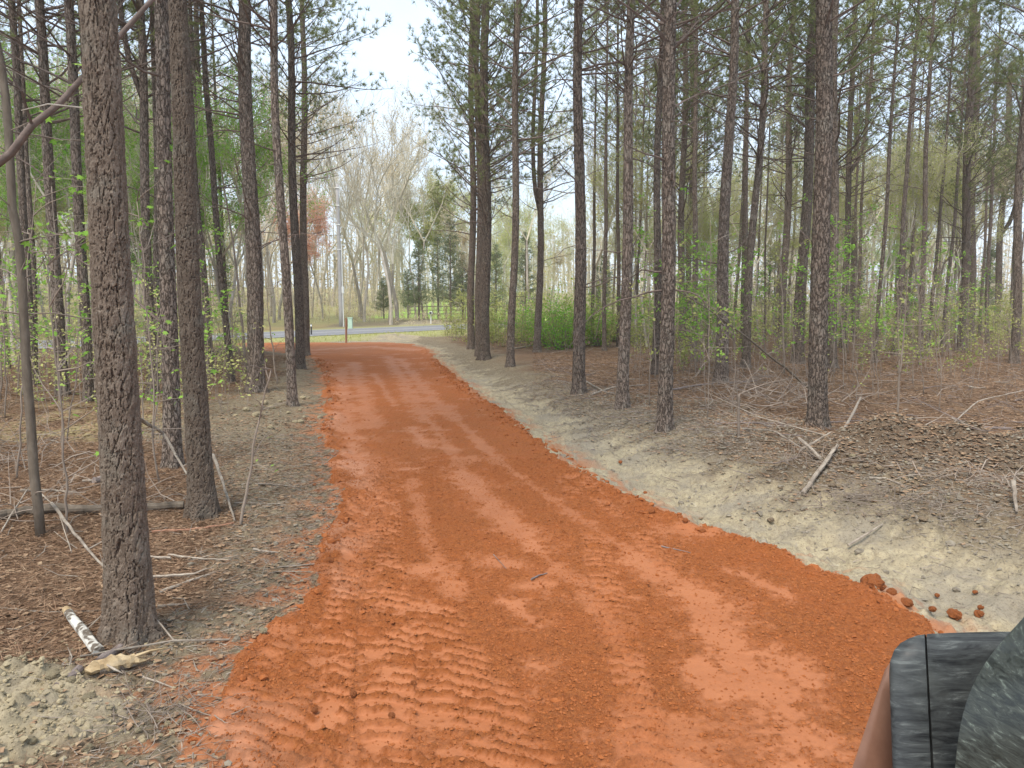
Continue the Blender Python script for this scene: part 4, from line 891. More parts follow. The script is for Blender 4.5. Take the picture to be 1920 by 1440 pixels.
def spx(bu, bv, tu, tv, w_px, label, mids=(), dY=0, **kw):
    b = ground_at(bu, bv); t = at_depth(tu, tv, b.y + dY); ms = [at_depth(mu, mv, b.y + dY * (k + 1) / (len(mids) + 1)) for k, (mu, mv) in enumerate(mids)]
    return sapling(b, t, w_px * b.y / FPX / 2 * .84, label, mids=ms, **kw)
spx(76, 1004, -12, -40, 21, 'smooth-barked young tree curving up at the far left', mids=((58, 760), (46, 500), (22, 200)), seed=2, n_tw=14, n_leaf=60, tw_len=1.1, single=True, lsize=.06, mat='smooth_bark', rtop=.7, name='young_tree')
spx(128, 1000, 110, 480, 7, 'thin sapling between the smooth young tree and the thickest pine', mids=((122, 820),), seed=5, n_tw=12, n_leaf=50, tw_len=.9, single=True, lsize=.06)
spx(448, 985, 505, 700, 8, 'bare slanting sapling right of the dark second pine', mids=((468, 850),), seed=6, n_tw=7, n_leaf=6, tw_len=.5, single=True, lsize=.045)
spx(352, 940, 375, 470, 5, 'leafy sapling growing against the dark second pine', mids=((368, 700),), seed=7, n_tw=13, n_leaf=55, tw_len=.85, single=True, lsize=.06)
spx(300, 905, 270, 380, 5, 'leafy sapling between the two thickest pines', mids=((285, 640),), seed=8, n_tw=14, n_leaf=55, tw_len=.9, single=True, lsize=.055)
spx(30, 900, 60, 330, 5, 'leafy sapling left of the smooth young tree', seed=12, n_tw=13, n_leaf=50, tw_len=1.0, single=True, lsize=.065)
spx(462, 700, 405, 300, 7, 'tall thin bare sapling leaning left beside the grey-barked pine', seed=13, n_tw=8, n_leaf=10, tw_len=1.0, mids=((440, 520),))
spx(520, 720, 500, 520, 4, 'scraggly shoot left of the slender curving pine', seed=14, n_tw=10, n_leaf=10, tw_len=.9)
rs2 = random.Random(9)
for k in range(20):
    u = rs2.uniform(-20, 500); v = rs2.uniform(690, 860); hpx = rs2.uniform(120, 380) * (v - 560) / 220
    spx(u, v, u + rs2.uniform(-25, 25), v - hpx, 4, 'small leafy sapling among others in the left woods', seed=200 + k, n_tw=9, n_leaf=22, tw_len=.8, group='saplings in the left woods', lsize=.045)
for k in range(26):
    u = rs2.uniform(1200, 1930); v = rs2.uniform(660, 790); hpx = rs2.uniform(90, 260) * (v - 560) / 150
    spx(u, v, u + rs2.uniform(-20, 20), v - hpx, 2.4, 'thin sapling among others under the right-hand pines', seed=300 + k, n_tw=16, n_leaf=44 if u < 1520 else 22, tw_len=.9, group='saplings under the right-hand pines', lsize=.045, leafmat='lime' if rs2.random() < .6 else 'thick')
for k in range(22):
    u = rs2.uniform(1225, 1570) if k < 16 else rs2.uniform(1580, 1900); v = rs2.uniform(650, 712); spx(u, v, u + rs2.uniform(-15, 15), v - rs2.uniform(150, 290) * (v - 560) / 130, 2.6, 'small leafy sapling among others', seed=500 + k, n_tw=22, n_leaf=130, tw_len=1.3, group='saplings under the right-hand pines', lsize=.06)
for k in range(14):
    u = rs2.uniform(-10, 430); v = rs2.uniform(660, 770); spx(u, v, u + rs2.uniform(-15, 15), v - rs2.uniform(150, 300) * (v - 560) / 150, 2.6, 'small leafy sapling among others', seed=540 + k, n_tw=20, n_leaf=100, tw_len=1.0, group='saplings in the left woods', lsize=.055)
spx(1683, 800, 1705, 500, 6, 'upright brown sapling behind the crossed dead sticks', seed=401, n_tw=16, n_leaf=14, tw_len=.8, leafmat='thick')
spx(1470, 700, 1462, 440, 5, 'leafy green sapling left of the largest right-hand pine', seed=402, n_tw=18, n_leaf=60, tw_len=1.1, lsize=.06)
spx(1330, 700, 1320, 470, 5, 'leafy green sapling left of the mossy grey pine', seed=403, n_tw=18, n_leaf=60, tw_len=1.1, lsize=.06)
spx(1385, 820, 1381, 738, 7, 'short broken dead stem standing on the bank crest', seed=404, n_tw=2, n_leaf=0, tw_len=.3, rtop=.8, name='dead_sapling')
print('saplings', round(time.time() - _T0, 1))

# ------------------------------------------------------------------ fallen branches, sticks, logs
def stick(pts, r, label, mat='deadwood', name='fallen_branch', seed=1, r1=None, sides=7, lift=.0, twigs=0, cat='branch', group=None, zs=None):
    rg = np.random.default_rng(seed); W_ = []
    for k, (u, v) in enumerate(pts):
        p = ground_at(u, v); W_.append([p.x, p.y, p.z + r + lift + (zs[k] if zs else 0)])
    W_ = np.array(W_); o0 = W_[0].copy(); s = np.linspace(0, 1, 6 * (len(W_) - 1) + 1); tp = np.linspace(0, 1, len(W_)); P = np.stack([np.interp(s, tp, W_[:, k]) for k in range(3)], 1) - o0
    P[1:-1] = (P[:-2] + 2 * P[1:-1] + P[2:]) / 4; L = np.linalg.norm(P[-1]); P[1:-1] += rg.normal(0, r * .16, P[1:-1].shape)
    R = np.linspace(r, r1 if r1 is not None else r * .5, len(P))[:, None] * (1 + rg.normal(0, .055, (len(P), sides))); mb = MB(); mb.add(*tube(P, R, sides))
    root = link(name, mb.mesh(name, False), M[mat], None, label=label, category=cat); root.location = o0
    if group: root['group'] = group
    for k in range(twigs):
        i = rg.integers(2, len(P)); d = (P[min(i + 1, len(P) - 1)] - P[i - 1]); d /= np.linalg.norm(d) + 1e-9; d = d + rg.normal(0, .6, 3); d[2] = abs(d[2]) * .6; d /= np.linalg.norm(d); l = L * rg.uniform(.12, .35)
        t = P[i] + d * l * .5; e = t + (d + rg.normal(0, .3, 3)) * l * .5; m2 = MB(); m2.add(*tube(np.array([P[i], t, e]), np.array([r * .45, r * .3, r * .12]), 4)); link('twig', m2.mesh('twig'), M[mat], root)
    return root
# around the thickest pine
birch = simple('white_flaking_bark', [(.44, (.12, .095, .07)), (.52, (.50, .47, .41)), (.8, (.68, .66, .60))], 11, .85, .006, 20, stretch=(1, 1, 1), detail=2)
M['birch'] = birch; M['fresh_wood'] = simple('split_pale_wood', [(.3, (.27, .18, .09)), (.55, (.42, .31, .175)), (.8, (.54, .43, .28))], 14, .8, .005, 30, stretch=(1, .2, 1)); M['dark_stick'] = simple('dark_stick_bark', [(.3, (.13, .10, .09)), (.7, (.26, .21, .185))], 14, .9, .005, 40)
s_ = stick([(186, 1232), (130, 1170)], .036, 'white-barked broken stick leaning toward the thickest pine', 'birch', seed=2, r1=.03, sides=12, cat='stick', zs=(.0, .05))
def bit(parent, name, pts, R, mat, sides=8):
    m = MB(); m.add(*tube(np.array(pts), np.array(R), sides)); return link(name, m.mesh(name), M[mat], parent)
_e = Vector(s_.data.vertices[0].co); _pp = np.array([v.co[:] for v in s_.data.vertices]); _tip = _pp[-1]; _dirn = _tip / np.linalg.norm(_tip)
bit(s_, 'bare_end', [_tip, _tip + _dirn * .07], [.030, .027], 'fresh_wood', 10)
s_ = stick([(108, 1298), (150, 1262)], .030, 'dark broken stick pointing down left of the split wood chunk', 'dark_stick', seed=3, r1=.028, sides=9, cat='stick')
s_ = stick([(185, 1246), (248, 1206)], .024, 'short tan stick end lying in front of the thickest pine', 'dark_stick', seed=4, r1=.022, sides=9, cat='stick'); bit(s_, 'cut_end', [np.array([v.co[:] for v in s_.data.vertices])[-1], np.array([v.co[:] for v in s_.data.vertices])[-1] * 1.05], [.021, .02], 'fresh_wood')
# split chunk of wood with splintered ends
def wood_chunk():
    rg = np.random.default_rng(5); p0 = ground_at(160, 1268); p1 = ground_at(275, 1248); ax = np.array(p1 - p0); n = 15; s = np.linspace(0, 1, n); P = np.outer(s, ax) + np.c_[np.zeros(n), np.zeros(n), .035 + .02 * np.sin(s * 3)]
    prof = np.interp(s, [0, .1, .45, .8, 1], [.018, .042, .05, .032, .006]); R = prof[:, None] * (1 + rg.normal(0, .22, (n, 9))); R[:, 2:4] *= .55
    root = empty('split_wood', p0, 'splintered pale chunk of split wood lying on the needles', 'wood chunk'); m = MB(); m.add(*tube(P, R, 9)); link('wood', m.mesh('wood'), M['fresh_wood'], root)
    for k in range(4):
        a = P[9 + k] + np.array([0, 0, .012 * k]); e = a + ax / np.linalg.norm(ax) * rg.uniform(.1, .22) + rg.normal(0, .02, 3); bit(root, 'splinter', [a, (a + e) / 2 + [0, 0, .01], e], [.012, .008, .002], 'fresh_wood', 5)
    bit(root, 'bark', [P[3] + [0, 0, -.022], P[8] + [0, 0, -.02], P[12] + [0, 0, -.012]], [.035, .037, .018], 'deadwood', 7); b = bit(root, 'splinter', [P[4] + [0, 0, .02], P[8] + [.02, -.1, .0], P[10] + [.02, -.12, -.02]], [.008, .008, .003], 'deadwood', 5)
wood_chunk()
stick([(150, 1238), (325, 1216), (430, 1206)], .007, 'thin grey branch lying across the foot of the thickest pine', r1=.008, twigs=3, seed=6, zs=(.02, .05, .02))
stick([(152, 1192), (235, 1170), (300, 1198), (328, 1212)], .005, 'thin arched twig hooping in front of the thickest pine', r1=.006, seed=7, zs=(.0, .22, .12, .03), cat='twig')
stick([(262, 1268), (330, 1294)], .008, 'short grey stick right of the split wood chunk', seed=8, cat='stick')
stick([(0, 1141), (90, 1150), (196, 1146)], .007, 'thin pale branch lying left of the thickest pine foot', seed=9)
stick([(296, 1140), (350, 1135)], .014, 'short pale stick just right of the thickest pine foot', seed=10, cat='stick')
stick([(300, 1113), (385, 1082), (412, 1073)], .014, 'tan stick slanting on the needles right of the thickest pine', seed=11, cat='stick', mat='deadwood')
stick([(100, 985), (150, 1030), (200, 1072)], .017, 'slanting fallen branch ending at the left of the thickest pine', seed=12, twigs=1, zs=(.22, .08, .0))
stick([(-15, 978), (60, 964), (200, 962), (345, 955)], .05, 'mossy fallen log passing behind the thickest pine', seed=13, r1=.045, sides=10, name='fallen_log', cat='log', mat='smooth_bark')
stick([(0, 1002), (60, 950), (110, 990), (135, 1040)], .008, 'hooped pale branch at the far left', seed=14, zs=(.0, .25, .2, .0))
stick([(285, 1000), (370, 995), (438, 983)], .016, 'straight brown stick lying in front of the dark second pine', seed=15, cat='stick', mat='post')
stick([(402, 905), (420, 940), (440, 980)], .021, 'pale pole leaning on the right side of the dark second pine', seed=16, zs=(.35, .2, 0), cat='stick')
stick([(265, 925), (310, 890), (352, 915)], .026, 'long grey dead branch angled between the two thick pines', seed=17, zs=(.9, .55, .15), twigs=3)
stick([(430, 1096), (520, 1072), (585, 1073)], .006, 'dark twig lying on grey soil left of the road', seed=18, cat='twig', twigs=2)
stick([(520, 1065), (600, 1058), (616, 1046)], .007, 'pale curled root on the clay at the left road edge', seed=19, cat='twig', r1=.004)
stick([(996, 1088), (1010, 1080), (1026, 1076)], .008, 'small forked twig lying on the red clay', seed=20, cat='twig', mat='dark_stick', twigs=1)
stick([(925, 1040), (950, 1068)], .004, 'dark thin twig lying on the wet clay patch', seed=21, cat='twig', mat='dark_stick')
stick([(1240, 1025), (1295, 1038)], .007, 'dark twig on the clay near the right road edge', seed=22, cat='twig', mat='dark_stick')
stick([(130, 1135), (135, 1136)], .01, 'stub of wood among needles left of the thickest pine', seed=23, cat='stick')
stick([(176, 908), (205, 902)], .05, 'rotten log stub half buried behind the thickest pine', seed=24, cat='log', mat='dark_stick', name='fallen_log')
# on the right bank
stick([(1505, 932), (1560, 870), (1612, 775)], .027, 'longest pale dead stick leaning up the bank below the largest right-hand pine', seed=30, r1=.020, zs=(.02, .12, .30), twigs=1, cat='stick')
stick([(1520, 905), (1570, 855), (1600, 822)], .021, 'second pale stick lying close along the longest leaning stick', seed=31, r1=.018, zs=(.0, .1, .16), cat='stick')
stick([(1590, 808), (1640, 803), (1680, 798)], .034, 'pale log lying flat at the top of the bank', seed=32, r1=.03, cat='log', name='fallen_log')
stick([(1498, 838), (1520, 858), (1537, 876)], .02, 'short pale stick crossing under the longest leaning stick', seed=33, r1=.02, zs=(.1, .1, .1), cat='stick')
stick([(1500, 855), (1530, 843), (1557, 832)], .020, 'upper crossing stick left of the longest leaning stick', seed=34, zs=(.06, .1, .14), cat='stick')
stick([(1395, 806), (1450, 826), (1503, 856)], .014, 'thin arched branch running into the pile of sticks', seed=35, zs=(.0, .14, .1), twigs=2)
stick([(1630, 898), (1665, 900), (1700, 915)], .016, 'curved pale root on the spoil heap', seed=36, cat='root')
stick([(1770, 812), (1830, 780), (1920, 768)], .015, 'long bowed branch at the right edge above the spoil heap', seed=37, zs=(.0, .3, .4), twigs=2)
stick([(1830, 805), (1925, 808)], .03, 'dark log lying behind the spoil heap at the right edge', seed=38, cat='log', name='fallen_log', mat='dark_stick')
stick([(1590, 1025), (1655, 985)], .014, 'tan stick stuck in the pale bank', seed=39, cat='stick')
stick([(1897, 938), (1906, 965)], .026, 'stubby pale wood piece standing in the spoil at the right edge', seed=40, cat='stick', zs=(.18, 0))
stick([(1340, 797), (1400, 795), (1470, 797)], .022, 'dark fallen branch on the needles behind the broken stem', seed=41, mat='dark_stick')
stick([(1290, 806), (1345, 812), (1385, 816)], .013, 'dark stick on the needles right of the stout bank pine', seed=42, mat='dark_stick', cat='stick')
stick([(1090, 712), (1140, 740), (1160, 735)], .025, 'pale broken branch between the fork-topped pine and its right neighbour', seed=43)
stick([(1110, 742), (1150, 728), (1210, 724)], .03, 'pale log behind the straight dark pine', seed=44, cat='log', name='fallen_log')
stick([(965, 655), (985, 652), (1000, 648)], .05, 'pale fallen log at the foot of the slim double pine', seed=45, cat='log', name='fallen_log')
stick([(1245, 735), (1320, 722), (1420, 716)], .03, 'long dark log under the saplings right of the stout bank pine', seed=46, cat='log', name='fallen_log', mat='dark_stick')
# the leaning dead sapling with its tangle
b0 = ground_at(1535, 745); t0 = at_depth(1246, 520, b0.y - 1.2)
sapling(b0, t0, .03, 'long dead sapling leaning left across the woods from the largest right-hand pine', n_tw=12, n_leaf=16, tw_len=.9, seed=50, mids=[at_depth(1400, 625, b0.y - .6)], name='leaning_sapling', mat='smooth_bark', rtop=.3, group=None)
# the leaning dead limb at the far left, behind the thickest pine
p0 = at_depth(-60, 350, 6.6); p1 = at_depth(290, -6, 7.0); pm = at_depth(110, 196, 6.7)
root = empty('dead_limb', p0, 'thick dark dead limb slanting up behind the thickest pine at the upper left', 'branch'); mb = MB()
Pl = np.array([p0, at_depth(20, 288, 6.6), at_depth(60, 235, 6.6), pm, at_depth(160, 140, 6.8), at_depth(240, 50, 6.9), p1, at_depth(420, -130, 7.2)]) - np.array(p0); mb.add(*tube(Pl, np.array([.036, .033, .030, .027, .024, .022, .02, .014]), 9)); link('limb', mb.mesh('limb', True), M['limb'], root)
mb = MB(); mb.add(*tube(np.array([at_depth(60, 235, 6.6), at_depth(40, 170, 6.3), at_depth(5, 120, 6.2)]) - np.array(p0), np.array([.014, .01, .005]), 5)); link('twig', mb.mesh('twig'), M['limb'], root)
mb = MB(); mb.add(*tube(np.array([at_depth(155, 202, 6.2), at_depth(90, 195, 6.2), at_depth(40, 207, 6.3)]) - np.array(p0), np.array([.006, .006, .004]), 5)); link('twig', mb.mesh('twig'), M['grey_bark'], root)
# random sticks lying about
rg = np.random.default_rng(61)
for k in range(46):
    right = k % 3 != 0
    if right: u, v = rg.uniform(1010, 1910), rg.uniform(690, 830)
    else: u, v = rg.uniform(0, 560), rg.uniform(760, 1130)
    p = ground_at(u, v)
    if not ok_spot(p.x, p.y, (), 0) and right: continue
    if xl(p.y) - p.x < .5 and not right: continue
    sc = (v - 560) / 250; du = rg.uniform(20, 75) * sc; dv = rg.uniform(-8, 8) * sc
    stick([(u, v), (u + du * .5, v + dv * .5 + rg.uniform(-3, 3)), (u + du, v + dv)], rg.uniform(.007, .02), 'fallen stick among others under the right-hand pines' if right else 'fallen stick among others on the left needle floor', seed=800 + k, mat=['deadwood', 'deadwood', 'dark_stick'][k % 3], twigs=int(rg.integers(0, 3)), sides=5, cat='stick', name='fallen_stick', group='sticks under the right-hand pines' if right else 'sticks on the left needle floor', lift=.01)
# brush tangles
def tangle(u, v, w, h, n, label, seed, r=.006):
    rg = np.random.default_rng(seed); p = ground_at(u, v); root = empty('brush_pile', p, label, 'brush', None); mb = MB()
    for k in range(n):
        a = np.array([rg.normal(0, w * .5), rg.normal(0, w * .35), rg.uniform(0, h * .5)]); d = rg.normal(size=3); d[2] = abs(d[2]) * .5; d /= np.linalg.norm(d); L = w * rg.uniform(.3, .9); pts = [a]
        for q in range(4): d = d + rg.normal(0, .22, 3); d /= np.linalg.norm(d); nx_ = pts[-1] + d * L / 4; nx_[2] = min(max(nx_[2], .0), h * 1.1); pts.append(nx_)
        mb.add(*tube(np.array(pts), np.linspace(r * rg.uniform(.6, 1.6), r * .3, 5), 4))
    link('tangle', mb.mesh('tangle'), M['twig'], root, kind='stuff')
tangle(1470, 770, 1.7, .9, 90, 'tangle of bare brush left of the largest right-hand pine', 1, .009)
tangle(1530, 865, .7, .25, 70, 'nest of thin roots and twigs under the crossed dead sticks', 2, .004)
tangle(1425, 735, 1.6, .9, 55, 'looser bare brush below the mossy grey pine', 3, .008)
tangle(30, 880, 1.1, .8, 70, 'bare brush tangle at the far left edge behind the fallen log', 4, .006)
tangle(1745, 960, .9, .12, 90, 'dark root mat on the lower face of the spoil heap', 5, .004)
tangle(280, 1345, .38, .10, 110, 'small heap of brown twigs and needles at the lower left', 6, .0025)
tangle(1660, 935, .8, .12, 80, 'dark root mat across the middle of the spoil heap', 9, .0045)
tangle(1850, 900, .9, .14, 70, 'root mat near the top of the spoil heap at the right', 10, .005)
tangle(1560, 945, .7, .10, 60, 'fine root mat above the pale bank', 7, .003)
tangle(90, 960, 1.0, .6, 40, 'arched bare twigs behind the hooped pale branch', 8, .005)
print('sticks', round(time.time() - _T0, 1))

# ------------------------------------------------------------------ litter on the floor
def litter(name, n, area, mat, L, Wd, seed, keep, lift=.012):
    rg = np.random.default_rng(seed); P = np.array([area(rg) for _ in range(int(n))]); h, road, pale, grey, grass, field, comp, tan = terrain(P[:, 0], P[:, 1], True)
    k = keep(h, road, pale, grey, P, rg); P = P[k]; h = h[k]; m = len(P); a = rg.uniform(0, 6.283, m) + .0; D = np.c_[np.cos(a), np.sin(a), rg.normal(.08, .16, m)]
    v, t = blades(np.c_[P, h + rg.uniform(.003, lift, m)], D, rg.uniform(*L, m), rg.uniform(*Wd, m), rg); link(name, mesh_np(name, v, t), M[mat], None, kind='stuff')
kf = lambda h, road, pale, grey, P, r: (~road) & (r.random(len(P)) > grey * .8) & (pale < .3)
litter('needle_litter', 60000, ar(3.2, 12, -120, 640), 'litter', (.10, .22), (.005, .0085), 1, kf)
litter('needle_litter_far', 26000, ar(10, 32, -100, 620), 'litter', (.14, .3), (.010, .022), 2, kf)
litter('needle_litter_right', 36000, ar(9, 34, 1000, 2050), 'litter', (.14, .3), (.009, .02), 3, kf)
kg = lambda h, road, pale, grey, P, r: (~road) & (grey > .25) & (r.random(len(P)) > pale * .93)
litter('soil_litter', 22000, ar(3.2, 13, 60, 660), 'grey_litter', (.03, .14), (.003, .008), 4, kg)
litter('bank_litter', 40000, lambda r: (lambda y: (xr(y) + r.uniform(.6, 5.2), y))(r.uniform(4.5, 21)), 'grey_litter', (.04, .24), (.004, .011), 5, kg)
def leaf_litter(name, n, area, size, seed):
    rg = np.random.default_rng(seed); P = np.array([area(rg) for _ in range(n)]); h, road, pale, *_r = terrain(P[:, 0], P[:, 1], True); k = (~road) & (rg.random(n) > pale * .97); P = P[k]; h = h[k]; m = len(P); a = rg.uniform(0, 6.28, m); s_ = rg.uniform(*size, m); c, sn = np.cos(a), np.sin(a)
    pts = np.array([[-.5, 0], [-.1, .3], [.5, .04], [-.05, -.3]]); V_ = np.zeros((m, 4, 3)); zz = rg.uniform(.0, .5, (m, 4))
    for q, (px_, py_) in enumerate(pts): V_[:, q, 0] = P[:, 0] + s_ * (px_ * c - py_ * sn); V_[:, q, 1] = P[:, 1] + s_ * (px_ * sn + py_ * c); V_[:, q, 2] = h + .006 + zz[:, q] * s_ * .5
    b = np.arange(m)[:, None] * 4; T = np.vstack([b + np.array([[0, 1, 2]]), b + np.array([[0, 2, 3]])]); link(name, mesh_np(name, V_.reshape(-1, 3), T), M['leaf_brown'], None, kind='stuff')
leaf_litter('leaf_litter', 9000, ar(3.3, 15, -120, 640), (.03, .075), 97)
leaf_litter('leaf_litter_right', 15000, ar(8, 30, 1000, 2050), (.04, .10), 98)
leaf_litter('heap_leaf_litter', 3600, lambda r: (r.normal(6.2, 1.7), r.normal(9.4, .9)), (.03, .09), 99)
def twig_litter(name, n, area, L, R, mat, seed):
    rg = np.random.default_rng(seed); P = np.array([area(rg) for _ in range(n)]); h, road, pale, *_r = terrain(P[:, 0], P[:, 1], False); k = (~road) & (rg.random(n) > pale * .9); P = P[k]; h = h[k]; m = len(P); a = rg.uniform(0, 6.28, m); l = rg.uniform(*L, m) * rg.random(m) ** .5
    A = np.c_[P, h + .01]; D = np.c_[np.cos(a), np.sin(a), rg.normal(.08, .14, m)]; B = A + D * l[:, None] * .5; E = B + (D + rg.normal(0, .22, (m, 3))) * l[:, None] * .5; E[:, 2] = np.maximum(E[:, 2], h + .005); r = rg.uniform(*R, m)
    v, q = segs(np.vstack([A, B]), np.vstack([B, E]), np.r_[r, r * .8], np.r_[r * .8, r * .4], 4); link(name, mesh_np(name, v, None, q), M[mat], None, kind='stuff')
twig_litter('twig_litter', 1700, ar(9, 38, 1000, 2050), (.2, 1.0), (.003, .009), 'twig', 91)
twig_litter('dark_twig_litter', 1200, ar(9, 30, 1000, 2050), (.2, 1.0), (.003, .010), 'dark_stick', 92)
twig_litter('left_twig_litter', 900, ar(3.4, 22, -100, 600), (.08, .55), (.002, .006), 'deadwood', 93)
rg = np.random.default_rng(66)
def crumbs(name, n, area, mat, size, seed, keep, cheap=False):
    """little clods: squashed octahedra in one mesh"""
    rg = np.random.default_rng(seed); P = np.array([area(rg) for _ in range(n)]); h, road, pale, grey, *_r = terrain(P[:, 0], P[:, 1], True); k = keep(road, pale, grey, P, rg) & (rg.random(n) > _r[2] * 1.05); P = P[k]; h = h[k]; m = len(P); s = size[0] * (size[1] / size[0]) ** (rg.random(m) ** 2.2)
    g_ = 1.618; o = np.array([[-1, g_, 0], [1, g_, 0], [-1, -g_, 0], [1, -g_, 0], [0, -1, g_], [0, 1, g_], [0, -1, -g_], [0, 1, -g_], [g_, 0, -1], [g_, 0, 1], [-g_, 0, -1], [-g_, 0, 1]]) / 1.9 * np.array([1, 1, .7])
    f = np.array([[0, 11, 5], [0, 5, 1], [0, 1, 7], [0, 7, 10], [0, 10, 11], [1, 5, 9], [5, 11, 4], [11, 10, 2], [10, 7, 6], [7, 1, 8], [3, 9, 4], [3, 4, 2], [3, 2, 6], [3, 6, 8], [3, 8, 9], [4, 9, 5], [2, 4, 11], [6, 2, 10], [8, 6, 7], [9, 8, 1]])
    if cheap:
        o = np.array([[1, 0, 0], [0, 1, 0], [-1, 0, 0], [0, -1, 0], [.1, .1, .8]]); f = np.array([[0, 1, 4], [1, 2, 4], [2, 3, 4], [3, 0, 4]])
    V_ = o[None] * (1 + rg.normal(0, .22, (m, len(o), 1))) * s[:, None, None] * (1 + rg.normal(0, .25, (m, 1, 3))); a = rg.uniform(0, 6.28, m); c, sn = np.cos(a)[:, None], np.sin(a)[:, None]
    V_ = np.stack([V_[..., 0] * c - V_[..., 1] * sn, V_[..., 0] * sn + V_[..., 1] * c, V_[..., 2]], -1) + np.c_[P, h + s * .25][:, None]
    link(name, mesh_np(name, V_.reshape(-1, 3), (np.arange(m)[:, None, None] * len(o) + f[None]).reshape(-1, 3)), M[mat], None, kind='stuff')
crumbs('clay_crumbs', 8000, ar(3.0, 15, 380, 1800), 'clod', (.005, .019), 1, lambda road, pale, grey, P, r: road)
crumbs('clay_edge_crumbs', 3600, lambda r: (lambda y, s: ((xr(y) - abs(r.normal(0, .22)) + .12) if s else (xl(y) + abs(r.normal(0, .25)) - .1), y))(math.sqrt(r.uniform(9, 900)), r.random() < .65), 'clod', (.007, .042), 2, lambda road, pale, grey, P, r: np.ones(len(P), bool))
crumbs('bank_crumbs', 8000, ar(4.5, 18, 1000, 2050), 'soil_grey', (.008, .04), 3, lambda road, pale, grey, P, r: (~road) & (grey > .3) & (r.random(len(P)) > pale * .9))
crumbs('pale_crumbs', 3400, lambda r: (r.normal(-3.0, .5), r.normal(3.9, .4)), 'stone', (.004, .021), 4, lambda road, pale, grey, P, r: ~road)
crumbs('left_soil_crumbs', 3000, ar(3.2, 20, 250, 660), 'soil_grey', (.006, .03), 5, lambda road, pale, grey, P, r: (~road) & (grey > .3))
crumbs('clay_grains', 120000, ar(3.2, 11, 380, 1800), 'clod', (.005, .0135), 11, lambda road, pale, grey, P, r: road, True)
crumbs('soil_grains', 26000, lambda r: (lambda y: (xr(y) + r.uniform(1.0, 5.5), y))(r.uniform(4.5, 17)), 'soil_grey', (.008, .026), 12, lambda road, pale, grey, P, r: r.random(len(P)) > pale * .9, True)
# clods one can pick out
def clod_mesh(seed):
    rg = np.random.default_rng(seed); n, m = 12, 16; th = np.linspace(0, math.pi, n); ph = np.arange(m) * 2 * math.pi / m; V_ = []
    for i, t in enumerate(th):
        for p in ph: V_.append((math.sin(t) * math.cos(p), math.sin(t) * math.sin(p), math.cos(t)))
    V_ = np.array(V_); f = .50 + 1.0 * fbm(V_[:, 0] * 2.3 + seed, V_[:, 1] * 2.3 + V_[:, 2] * 1.9, seed, 4, .65); V_ = V_ * f[:, None]; i = np.arange(n - 1)[:, None] * m; j = np.arange(m)[None]; k = (j + 1) % m
    return mesh_np('clod', V_, None, np.stack([i + j, i + m + j, i + m + k, i + k], -1).reshape(-1, 4))
CM = {}
HAZE = .0006
for key in ('clod', 'stone', 'brown_clod'):
    CM[key] = [clod_mesh(20 + q) for q in range(4)]
    for c_ in CM[key]: c_.materials.append(M[key])
def clod(u, v, rpx, mat, label, group, seed=0, flat_=.75, name='clay_clod'):
    p = ground_at(u, v); r = rpx * p.y / FPX; h = float(terrain(np.array([p.x]), np.array([p.y]), True)[0][0])
    o = link(name, CM[mat][seed % 4], None, None, label=label, category='clod', group=group); o.location = (p.x, p.y, max(p.z, h) + r * .45); o.scale = (r, r * .9, r * flat_); o.rotation_euler.z = seed * 1.7
GC = 'red clay clods along the right road edge'
for k, (u, v, r, lab) in enumerate(((1635, 1106, 22, 'largest flat red clod at the right road edge'), (1790, 1158, 14, 'tall red clod on pale soil above the vehicle'), (1835, 1162, 9, 'red clod pair member nearest the picture edge'), (1748, 1144, 7, 'small round red clod left of the tall clod'),
                                (1838, 1150, 6, 'small red clod perched beside the tall clod'), (1700, 1136, 12, 'red clod at the ragged road edge left of the tall clod'), (1757, 1118, 5, 'small dark red clod alone on the pale bank'), (1828, 1112, 5, 'lone red clod higher on the pale bank'),
                                (1222, 966, 7, 'round red clod on the right road lip mid way'), (1210, 926, 4, 'tiny red clod right of the road lip'), (1163, 868, 4, 'bright red clod lying on the pale ditch slope'), (1317, 998, 6, 'red clod on the lip below the pale slope'), (1285, 988, 6, 'dark red clod beside the lip clod'),
                                (1030, 832, 4, 'red clod at the far right road lip'), (1012, 826, 4, 'red clod next to the far lip clod'), (1670, 1122, 10, 'red clod between the largest flat clod and the road corner'))):
    clod(u, v, r, 'clod', lab, GC, k)
for k, (u, v, r, lab) in enumerate(((590, 1335, 7, 'small dark red clod on the smooth clay at lower left'), (663, 1308, 8, 'red clod between the tyre tracks at lower left'), (617, 1064, 9, 'black clump on the clay at the left road edge'), (775, 1282, 6, 'red clod in the middle tyre track'), (590, 912, 4, 'tiny red clod on the grey soil left of the road'), (735, 1350, 8, 'dark red clod in the churned track near the bottom'))):
    clod(u, v, r, 'clod', lab, 'red clods on the road', k)
GS = 'pale clods at the lower left'
for k, (u, v, r, lab) in enumerate(((166, 1314, 13, 'squarish pale yellow clod below the dark broken stick'), (165, 1408, 12, 'rounded pale clod near the bottom at lower left'), (228, 1432, 9, 'pale clod at the bottom edge right of the rounded one'), (136, 1296, 9, 'pale clod just right of the dark broken stick'), (100, 1285, 14, 'broad pale yellow clod left of the dark broken stick'),
                                (495, 1196, 8, 'grey stone at the left clay edge'), (366, 1352, 5, 'small white stone on grey soil beside the twig heap'), (355, 1344, 5, 'yellow leaf coloured stone beside the twig heap'), (60, 1400, 10, 'pale clod in the lower left corner'), (260, 1380, 7, 'pale clod below the twig heap'))):
    clod(u, v, r, 'stone', lab, GS, k, .7, 'pale_clod')
rg = np.random.default_rng(71)
